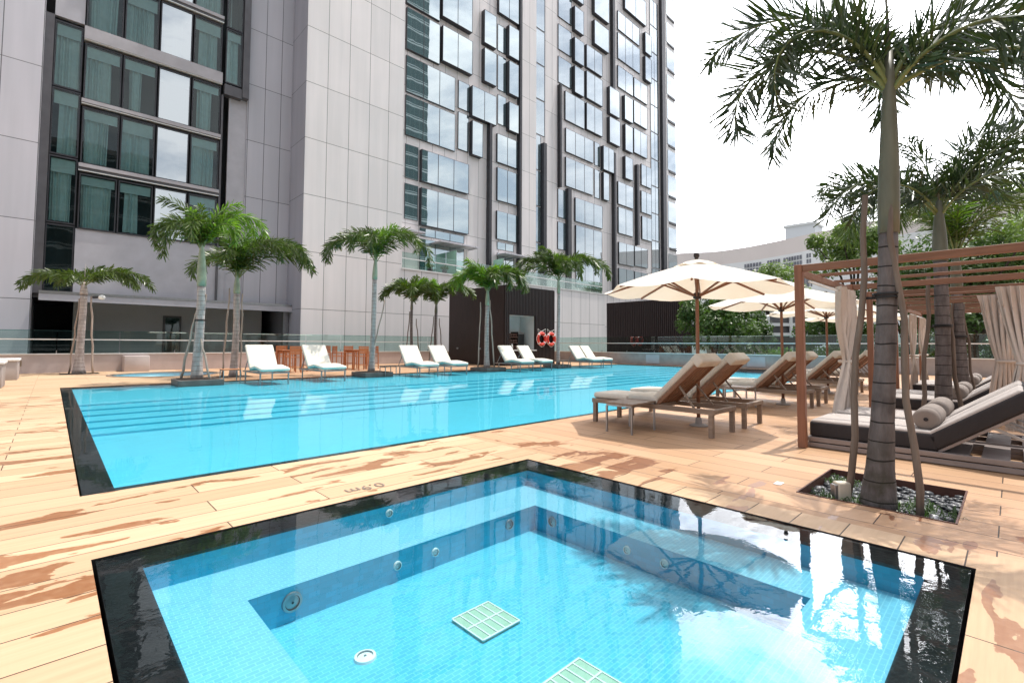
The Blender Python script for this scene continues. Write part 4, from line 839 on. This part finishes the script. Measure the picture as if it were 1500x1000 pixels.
# ================================================================ PALMS
def frond(par,org,az,e0,L,droop,seed,mat,dens=1.,lw=.022,ll=.46,curve=0.,nper=4,pw=1.25,grav=.24,spr=0):
    rg=rnd(seed); b=MB(); N=26; p=Vector((0,0,0)); pts=[p.copy()]; dirs=[]
    A0=az-(PI/2-YAW) if False else az
    for i in range(N):
        t=(i+.5)/N; e=e0-droop*(t**pw); a=A0+curve*t
        d=Vector((math.cos(e)*math.cos(a),math.cos(e)*math.sin(a),math.sin(e))); dirs.append(d); p=p+d*(L/N); pts.append(p.copy())
    b.mat('rachis').tube(pts[::2]+([pts[-1]] if N%2 else []),[.02*(1-.85*k/ (N/2)) for k in range(len(pts[::2]))],6)
    b.mat(mat); st=int(30*dens*max(1,L/1.6))
    for k in range(st):
        t=.14+.86*(k+rg.random()*.6)/st; i=min(N-1,int(t*N)); fr=t*N-i; q=pts[i].lerp(pts[i+1],min(1,fr)); d=dirs[i]
        up=Vector((0,0,1)); a=d.cross(up); a=a.normalized() if a.length>.05 else Vector((1,0,0)); u=a.cross(d)
        prof=(.6+.4*math.sin(min(1,(t-.1)/.5)*PI/2)) if t<.6 else 1-.5*(t-.6)/.4
        for s in range(nper):
            th=s*2*PI/nper+rg.uniform(-.45,.45)+k*.7; rad=a*math.cos(th)+u*math.sin(th)
            ang=R(rg.uniform(44,66)+spr)*(1-.30*t); v=(d*math.cos(ang)+rad*math.sin(ang)).normalized(); l=ll*prof*rg.uniform(.7,1.12)
            side=v.cross(rad); side=side.normalized() if side.length>.05 else a
            side=(side*math.cos(th*1.7)+v.cross(side)*math.sin(th*1.7)*.7).normalized()
            m1=q+v*l*.45-Vector((0,0,.03*l)); tip=q+v*l-Vector((0,0,grav*l)); w=lw*rg.uniform(.75,1.2)
            b.add([q,m1+side*w*.5,m1-side*w*.5,tip+side*w*.22,tip-side*w*.22],[(0,2,1),(1,2,4,3)])
    o=b.build('frond',par); o.location=org; return o
IR=-(PI/2-YAW)      # world azimuth of picture-right
def palm(label,x,y,h,rt,fr,seed,z=0,lean=(0,0),tm='palm_trunk_pale',csm='crownshaft_green',cs=.8,stakes=(),band=None,base=1.5,group='foxtail palms around the pool deck',L=1.7,ll=.42,dens=1.,lw=.024,up=17,lk=1.52,dk=50,nper=4):
    t=thing('palm_tree',(x,y,z),label,'palm',group); rg=rnd(seed)
    n=18; hs=h-cs
    def c(zz): k=zz/h; return Vector((lean[0]*k+.025*math.sin(k*5+seed),lean[1]*k+.02*math.cos(k*4+seed),zz))
    b=MB().mat(tm); pts=[];rad=[]
    for i in range(n+1):
        zz=hs*i/n; pts.append(c(zz)); rad.append(rt*(1+(base-1)*math.exp(-zz/.35))*(1-.18*i/n)*(1+.02*((i*7)%3-1)))
    b.tube(pts,rad,18); b.build('trunk',t)
    b=MB().mat(csm); r0=rt*.82; pr=[c(hs+cs*k/6) for k in range(7)]
    b.tube(pr,[r0*1.12,r0*1.16,r0*1.1,r0*.98,r0*.82,r0*.62,r0*.4],16)
    b.tube([pr[-1]-Vector((0,0,.05)),pr[-1]+Vector((.02,.01,.35)),pr[-1]+Vector((.03,.02,.75))],[.018,.011,.003],6); b.build('crownshaft',t)
    if up>10:
        for q in range(5): fr=list(fr)+[(rg.uniform(0,360),rg.uniform(62,70),rg.uniform(10,50),rg.uniform(.62,.82),fr[q%len(fr)][4] if len(fr[q%len(fr)])>4 else rg.choice(('palm_leaf','palm_leaf_bright')))]
    for k,f in enumerate(fr):
        az,e0,droop=f[0],f[1],f[2]; Lk=f[3] if len(f)>3 else 1.; mt=f[4] if len(f)>4 else 'palm_leaf'
        frond(t,pr[-2]+Vector((0,0,-.12+.03*(k%3))),IR+R(az),R(min(84,e0+up)),L*Lk*lk,R(droop+dk),seed*31+k,mt,dens,lw,ll,rg.uniform(-.25,.25),nper,1.25 if up<10 else 1.75,*((.07,12) if nper>4 else (.24,0)))
    for k,(sx,sy,ex,ey,ez,r) in enumerate(stakes):
        b=MB().mat(f'stake_wood' if tm=='palm_trunk' else 'stake_pale'); pp=[]
        for i in range(9): u=i/8; pp.append((sx+(ex-sx)*u+.02*math.sin(i*2.1+k*2),sy+(ey-sy)*u+.02*math.cos(i*1.7+k),-.05+ (ez+.05)*u))
        b.tube(pp,[r*(1.05-.2*i/8) for i in range(9)],9); b.build('stake',t)
    if band:
        b=MB().mat('rubber_black')
        for zz in band: cc=c(zz); rr=rt*(1+(base-1)*math.exp(-zz/.35))+.008; b.torus(cc,rr,.010,(1,0,0),(0,1,0),20,6); b.torus(cc+Vector((0,0,.025)),rr+.004,.010,(1,0,0),(0,1,0),20,6)
        for (sx,sy,ex,ey,ez,r) in stakes:
            u=min(1,band[0]/ez); b.tube([c(band[0]),(sx+(ex-sx)*u,sy+(ey-sy)*u,band[0])],.012,6)
        b.build('tie',t)
    return t
def rr(dx,dy=0): # offset along picture-right / away from the camera
    v=Vector((math.cos(IR),math.sin(IR)))*dx+Vector((math.cos(YAW),math.sin(YAW)))*dy; return v.x,v.y
def stk(dx0,dy0,dx1,dy1,ez,r=.03): a=rr(dx0,dy0); c=rr(dx1,dy1); return (*a,*c,ez,r)
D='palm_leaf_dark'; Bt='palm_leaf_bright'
# foreground palm in its pebble pit
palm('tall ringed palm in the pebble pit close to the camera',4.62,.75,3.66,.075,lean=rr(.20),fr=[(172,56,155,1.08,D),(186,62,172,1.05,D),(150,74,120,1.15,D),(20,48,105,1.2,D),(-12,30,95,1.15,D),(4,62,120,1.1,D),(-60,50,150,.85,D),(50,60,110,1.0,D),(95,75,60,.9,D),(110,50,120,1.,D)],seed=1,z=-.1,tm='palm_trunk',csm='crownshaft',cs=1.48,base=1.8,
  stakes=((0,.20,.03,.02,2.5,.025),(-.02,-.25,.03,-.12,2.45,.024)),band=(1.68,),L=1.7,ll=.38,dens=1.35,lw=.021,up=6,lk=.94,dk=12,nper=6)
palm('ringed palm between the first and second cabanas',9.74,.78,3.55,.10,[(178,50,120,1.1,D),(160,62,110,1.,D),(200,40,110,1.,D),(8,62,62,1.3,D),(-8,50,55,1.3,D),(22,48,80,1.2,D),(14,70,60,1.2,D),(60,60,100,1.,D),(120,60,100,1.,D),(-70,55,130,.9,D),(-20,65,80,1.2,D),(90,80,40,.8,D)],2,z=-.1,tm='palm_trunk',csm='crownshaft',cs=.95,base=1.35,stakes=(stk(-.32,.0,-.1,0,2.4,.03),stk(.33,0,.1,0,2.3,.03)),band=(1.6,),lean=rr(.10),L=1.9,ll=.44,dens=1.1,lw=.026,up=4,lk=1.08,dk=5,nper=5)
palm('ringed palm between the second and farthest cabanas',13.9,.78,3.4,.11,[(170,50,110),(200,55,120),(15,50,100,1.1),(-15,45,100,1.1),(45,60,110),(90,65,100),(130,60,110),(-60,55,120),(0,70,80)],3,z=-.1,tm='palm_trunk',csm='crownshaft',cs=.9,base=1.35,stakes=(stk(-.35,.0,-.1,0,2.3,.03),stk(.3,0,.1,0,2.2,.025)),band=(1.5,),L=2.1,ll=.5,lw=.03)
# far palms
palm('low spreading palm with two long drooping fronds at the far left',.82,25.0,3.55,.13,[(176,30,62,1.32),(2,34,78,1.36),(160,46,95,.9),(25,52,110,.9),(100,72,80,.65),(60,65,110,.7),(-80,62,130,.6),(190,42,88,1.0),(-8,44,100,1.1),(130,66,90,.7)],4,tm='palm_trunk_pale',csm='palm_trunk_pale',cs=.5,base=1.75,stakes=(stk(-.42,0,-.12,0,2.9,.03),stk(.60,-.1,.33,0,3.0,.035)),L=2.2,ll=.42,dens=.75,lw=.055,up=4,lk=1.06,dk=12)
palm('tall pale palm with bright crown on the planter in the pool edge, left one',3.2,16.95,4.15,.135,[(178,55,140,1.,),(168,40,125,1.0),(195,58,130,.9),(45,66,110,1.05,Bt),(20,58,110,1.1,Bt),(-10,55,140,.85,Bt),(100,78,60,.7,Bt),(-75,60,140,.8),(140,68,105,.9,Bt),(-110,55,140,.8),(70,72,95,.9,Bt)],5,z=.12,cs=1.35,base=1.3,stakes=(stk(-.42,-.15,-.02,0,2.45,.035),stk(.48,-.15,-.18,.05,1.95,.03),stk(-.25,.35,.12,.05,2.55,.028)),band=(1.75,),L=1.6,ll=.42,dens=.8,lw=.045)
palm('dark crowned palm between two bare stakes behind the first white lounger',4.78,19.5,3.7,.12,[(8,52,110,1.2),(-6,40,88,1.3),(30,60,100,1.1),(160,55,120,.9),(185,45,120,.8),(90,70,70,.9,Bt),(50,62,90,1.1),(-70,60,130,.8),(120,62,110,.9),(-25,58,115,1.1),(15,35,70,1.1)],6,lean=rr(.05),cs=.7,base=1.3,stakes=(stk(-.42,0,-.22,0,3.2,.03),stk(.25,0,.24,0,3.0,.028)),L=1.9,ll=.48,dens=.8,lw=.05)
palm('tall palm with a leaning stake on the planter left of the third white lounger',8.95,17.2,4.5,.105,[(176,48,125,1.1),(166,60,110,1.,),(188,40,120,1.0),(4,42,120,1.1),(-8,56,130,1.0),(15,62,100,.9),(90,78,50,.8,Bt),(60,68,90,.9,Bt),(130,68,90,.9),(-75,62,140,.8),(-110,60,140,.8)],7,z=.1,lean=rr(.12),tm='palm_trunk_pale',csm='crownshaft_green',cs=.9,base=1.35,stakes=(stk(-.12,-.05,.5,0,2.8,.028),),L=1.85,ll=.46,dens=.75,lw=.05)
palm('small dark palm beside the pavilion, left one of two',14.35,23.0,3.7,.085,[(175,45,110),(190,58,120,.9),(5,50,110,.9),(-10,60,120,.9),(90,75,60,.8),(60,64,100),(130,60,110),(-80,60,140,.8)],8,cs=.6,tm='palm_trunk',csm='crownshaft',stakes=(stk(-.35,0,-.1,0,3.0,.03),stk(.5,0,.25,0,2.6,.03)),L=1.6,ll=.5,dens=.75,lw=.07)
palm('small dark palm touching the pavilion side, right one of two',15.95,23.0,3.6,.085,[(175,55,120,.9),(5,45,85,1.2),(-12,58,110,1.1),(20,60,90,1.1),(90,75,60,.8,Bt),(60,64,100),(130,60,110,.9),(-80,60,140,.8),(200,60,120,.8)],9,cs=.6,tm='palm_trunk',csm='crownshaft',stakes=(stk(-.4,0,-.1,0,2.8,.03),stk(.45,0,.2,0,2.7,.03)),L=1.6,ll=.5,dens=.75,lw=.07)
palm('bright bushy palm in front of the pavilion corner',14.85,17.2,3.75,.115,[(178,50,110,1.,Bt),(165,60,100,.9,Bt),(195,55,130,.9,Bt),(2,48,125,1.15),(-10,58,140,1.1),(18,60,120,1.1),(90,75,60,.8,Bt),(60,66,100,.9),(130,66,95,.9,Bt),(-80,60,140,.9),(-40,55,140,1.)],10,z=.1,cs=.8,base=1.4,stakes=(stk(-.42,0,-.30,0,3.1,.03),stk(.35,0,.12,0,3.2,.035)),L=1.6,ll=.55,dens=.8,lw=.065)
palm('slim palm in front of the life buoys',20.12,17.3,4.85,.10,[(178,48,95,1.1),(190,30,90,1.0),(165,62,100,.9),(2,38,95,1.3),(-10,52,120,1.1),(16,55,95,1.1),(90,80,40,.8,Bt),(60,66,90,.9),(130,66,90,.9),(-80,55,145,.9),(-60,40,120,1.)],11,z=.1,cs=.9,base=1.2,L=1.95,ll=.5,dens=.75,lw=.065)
def planter(x,y,w,label):
    b=MB().mat('plinth_stone'); h=.13; b.rbox(x-w/2,x+w/2,y-w/2,y+w/2,-.3,h,.012,2); b.mat('soil').rbox(x-w/2+.1,x+w/2-.1,y-w/2+.1,y+w/2-.1,h-.02,h+.015,.01,1); tag(b.build('planter_plinth',org=(x,y,0)),label,'planter','planters along the far pool edge')
planter(3.2,16.95,1.15,'square grey planter plinth under the tall bright palm'); planter(8.95,17.1,1.15,'square dark planter plinth under the leaning staked palm'); planter(14.85,17.1,1.2,'square dark planter plinth in front of the pavilion'); planter(19.9,17.2,1.1,'square dark planter plinth below the slim palm')
for x,y,w,l in ((.82,25.0,1.1,'dark planting square around the low spreading palm'),(4.78,19.5,1.0,'dark planting square between the two bare stakes')):
    b=MB().mat('soil').box(x-w/2,x+w/2,y-w/2,y+w/2,-.04,.006); b.mat('pit_steel').box(x-w/2-.015,x-w/2,y-w/2,y+w/2,-.04,.012); b.box(x+w/2,x+w/2+.015,y-w/2,y+w/2,-.04,.012); tag(b.build('planting_bed',org=(x,y,0)),l,'planting bed')
# pits in the deck with pebbles
for k,(xa,xb,ya,yb) in enumerate(pits):
    b=MB().mat('pit_steel'); wallring(b,(xa,xb,ya,yb),.006,-.3); ring(b,(xa,xb,ya,yb),(xa+.012,xb-.012,ya+.012,yb-.012),.006); wallring(b,(xa+.012,xb-.012,ya+.012,yb-.012),.006,-.3)
    pt=thing('tree_pit',((xa+xb)/2,(ya+yb)/2,-.10),('square tree pit of dark pebbles cut in the deck nearest the camera','square tree pit between the first and second cabanas','square tree pit beside the farthest cabana')[k],'tree pit','tree pits in the deck'); b.build('edging',pt,pt.location)
    b=MB().mat('soil'); b.add([(xa,ya,-.10),(xb,ya,-.10),(xb,yb,-.10),(xa,yb,-.10)],[(0,1,2,3)]); b.build('soil',pt,pt.location)
    rg=rnd(20+k); b=MB().mat('pebble'); base=[]
    bm=bmesh.new(); bmesh.ops.create_icosphere(bm,subdivisions=2,radius=1); iv=[v.co.copy() for v in bm.verts]; iff=[[v.index for v in f.verts] for f in bm.faces]; bm.free()
    cnt=900 if k==0 else 260
    for i in range(cnt):
        x,y=rg.uniform(xa+.03,xb-.03),rg.uniform(ya+.03,yb-.03); rdd=rg.uniform(.016,.032); m=Matrix.Translation((x,y,-.10+rg.uniform(.0,.05)))@Matrix.Rotation(rg.random()*6,4,'Z')@Matrix.Rotation(rg.uniform(-.4,.4),4,'X')@Matrix.Diagonal((rdd*1.35,rdd,rdd*.6,1))
        b.add([m@v for v in iv],iff,True)
    o=b.build('pebbles',pt,pt.location); o['kind']='stuff'
    rg=rnd(33+k); b=MB().mat('grass_leaf')
    for i in range(520 if k==0 else 120):
        cx,cy,rs=rg.choice(((xa+.22,ya+.55,.13),(xa+.30,ya+.22,.17),(xa+.75,ya+.80,.1),(xa+.12,yb-.22,.08))); x,y=cx+rg.gauss(0,rs*.6),cy+rg.gauss(0,rs*.6); x=min(max(x,xa+.03),xb-.03); y=min(max(y,ya+.03),yb-.03)
        a=rg.random()*6.3; l=rg.uniform(.06,.13); d=Vector((math.cos(a),math.sin(a),0)); s=Vector((-d.y,d.x,0))*.004; p=Vector((x,y,-.08)); q=p+d*l*.5+Vector((0,0,l*.8)); e=p+d*l+Vector((0,0,l*.55))
        b.add([p-s,p+s,q+s,q-s,e],[(0,1,2,3),(3,2,4)])
    o=b.build('tufts',pt,pt.location); o['kind']='stuff'
b=MB().mat('box_cream').rbox(-.052,.052,-.04,.04,0,.17,.014,2); b.mat('metal_grey').rbox(-.075,-.048,-.03,.03,0,.15,.004,1); o=b.build('junction_box'); gx,gy=4.60,.98; o.location=(gx,gy,-.05); o.rotation_euler=(0,0,IR); tag(o,'small cream junction box beside the stake of the nearest palm','electrical box')
b=MB().mat('rubber_black').tube([(0,0,0),(0,0,.05)],.03,14); b.mat('metal_grey').tube([(0,0,.03),(.03,-.02,.14)],.028,16); b.mat('white_paint').tube([(.03,-.02,.138),(.0305,-.0202,.142)],.022,16); o=b.build('garden_spotlight'); o.location=(4.52,.44,-.13); tag(o,'small grey garden spotlight tilted out of the pebble pit','spotlight')
b=MB().mat('white_paint').rbox(-.05,.05,-.03,.03,0,.006,.002,1); o=b.build('deck_plate'); o.location=(4.62,1.45,.001); tag(o,'tiny white plate lying on the deck left of the pebble pit','plate')
b=MB().mat('metal_dark').tube([(0,0,0),(.25,0,.02)],.05,12); b.mat('white_paint').lathe([(.001,-.09),(.09,-.07),(.11,0),(.09,.06),(.03,.1),(.001,.1)],16,(.33,0)); o=b.build('floodlight'); v=rr(.45,-.05); o.location=(.82+v[0],25+v[1],2.95); o.rotation_euler=(0,0,IR); tag(o,'small white floodlight fixed to the stake of the far left palm','floodlight')
# ================================================================ BROADLEAF TREES AND HEDGES
def tree(name,label,px,depth,z0,ztop,rad,seed,mat,nl=5200,ls=.16,cat='tree',squash=.8,gap=.35):
    x,y=raypt(px,depth); t=thing(name,(x,y,z0),label,cat,'trees beyond the balustrade'); rg=rnd(seed); b=MB().mat('bark'); H=ztop-z0; tips=[]
    b.tube([(0,0,0),(.1,.05,H*.25),(0,.1,H*.45)],[.24,.19,.15],10)
    for k in range(9):
        a=2*PI*k/9+rg.random()*.6; r=rad*rg.uniform(.45,.85); zz=H*rg.uniform(.58,.92); e=Vector((r*math.cos(a),r*math.sin(a),zz)); mid=Vector((e.x*.4,e.y*.4,H*.45+(zz-H*.45)*.6)); b.tube([(0,.1,H*.40),mid,e],[.12,.07,.025],7); tips.append(e); tips.append(mid.lerp(e,.6))
    b.build('trunk',t); b=MB().mat(mat); cl=[]
    for i in range(46):
        u=rg.random(); a=rg.random()*2*PI; c=rg.uniform(-.75,1); rr_=rad*(u**.4); s=math.sqrt(max(0,1-c*c)); cl.append((Vector((rr_*s*math.cos(a),rr_*s*math.sin(a),H-rad*squash+rr_*c*squash)),rad*rg.uniform(.16,.34)))
    for i in range(nl):
        c,r=cl[rg.randrange(len(cl))]; v=Vector((rg.gauss(0,1),rg.gauss(0,1),rg.gauss(0,.75))); v=v.normalized()*r*(.55+.45*rg.random()); p=c+v
        n=(v.normalized()+Vector((rg.uniform(-.7,.7),rg.uniform(-.7,.7),rg.uniform(0,.9)))).normalized(); a=n.orthogonal().normalized(); a=Matrix.Rotation(rg.random()*6.3,3,n)@a; e=n.cross(a); l=ls*rg.uniform(.7,1.3)
        b.add([p-a*l*.9,p-e*l*.38,p+a*l*.9-n*l*.25,p+e*l*.38],[(0,1,2,3)])
    b.build('crown',t); return t
tree('broadleaf_tree','dense green tree standing right of the dark slat screen',1046,31,-3,4.4,2.5,41,'tree_leaf',9000,.15)
tree('broadleaf_tree','dark green tree behind the pole of the second parasol',1082,34,-3,3.7,2.2,42,'tree_leaf',7000,.15)
tree('broadleaf_tree','pale green tree crown below the curved roofline',1132,52,-3,9.8,3.4,43,'tree_leaf_pale',7000,.2)
tree('broadleaf_tree','spreading tree left of the tall ringed palm, top at the sky',1255,34,-3,10.6,3.0,44,'tree_leaf_pale',8000,.17)
tree('broadleaf_tree','dark tree filling the view behind the second palm',1330,30,-3,7.3,3.2,45,'tree_leaf',9000,.16)
tree('broadleaf_tree','large dark tree behind the cabana roof at the right',1430,27,-3,7.6,3.8,46,'tree_leaf',11000,.16)
tree('broadleaf_tree','pale leaved tree at the right picture edge behind the cabanas',1530,26,-3,8.8,4.0,47,'tree_leaf_pale',9000,.17)
tree('broadleaf_tree','low dark tree seen below the parasols beside the curtain',1225,36,-3,4.6,2.8,48,'tree_leaf',7000,.16)
tree('broadleaf_tree','low dark tree seen under the cabana roof, between palm trunks',1400,33,-3,4.6,3.4,49,'tree_leaf',8000,.16)
def hedge(label,px0,px1,depth,z0,z1,seed,mat,n=7000):
    (xa,ya),(xc,yc)=raypt(px0,depth),raypt(px1,depth); rg=rnd(seed); b=MB().mat(mat)
    for i in range(n):
        u=rg.random(); k=.55+.45*math.sin(u*23+seed)*math.sin(u*9); p=Vector((xa+(xc-xa)*u+rg.gauss(0,.5),ya+(yc-ya)*u+rg.gauss(0,.5),z0+(z1-z0)*rg.random()*(.6+.4*k))); n_=Vector((rg.gauss(0,1),rg.gauss(0,1),rg.gauss(.5,.8))).normalized(); a=n_.orthogonal().normalized(); a=Matrix.Rotation(rg.random()*6.3,3,n_)@a; e=n_.cross(a); l=rg.uniform(.08,.17)
        b.add([p-a*l,p-e*l*.4,p+a*l,p+e*l*.4],[(0,1,2,3)])
    tag(b.build('shrub_bed',org=((xa+xc)/2,(ya+yc)/2,z0)),label,'shrubs',None,'stuff')
hedge('light green shrubs growing behind the glass balustrade',1060,1240,33,-1.2,1.2,51,'shrub_leaf',9000)
hedge('dark shrubs growing behind the glass beyond the cabanas',1240,1560,31,-1.2,1.3,52,'tree_leaf',9000)
for x,sd,l in ((19.9,61,'small potted plant on the terrace behind the glass, leftmost'),(21.2,62,'small potted plant on the terrace left of the frosted screen'),(23.2,63,'small potted plant on the terrace right of the frosted screen'),(28.5,64,'leafy potted plant on the terrace under the narrow canopy'),(30.4,65,'tall potted plant on the terrace right of the narrow canopy')):
    rg=rnd(sd); t=thing('potted_plant',(x,YT+.5,6.46),l,'plant','potted plants on the terrace'); b=MB().mat('timber_dark').lathe([(.001,0),(.16,0),(.2,.28),(.18,.28),(.001,.26)],14); b.build('pot',t); b=MB().mat('shrub_leaf')
    for i in range(160):
        a=rg.random()*6.3; e=rg.uniform(.5,1.4); l=rg.uniform(.25,.6); d=Vector((math.cos(a)*math.cos(e),math.sin(a)*math.cos(e),math.sin(e))); s=d.cross(Vector((0,0,1))).normalized()*.03; p=Vector((0,0,.27)); b.add([p,p+d*l*.6+s,p+d*l*.6-s,p+d*l-Vector((0,0,.1*l))],[(0,1,3,2)])
    b.build('foliage',t)
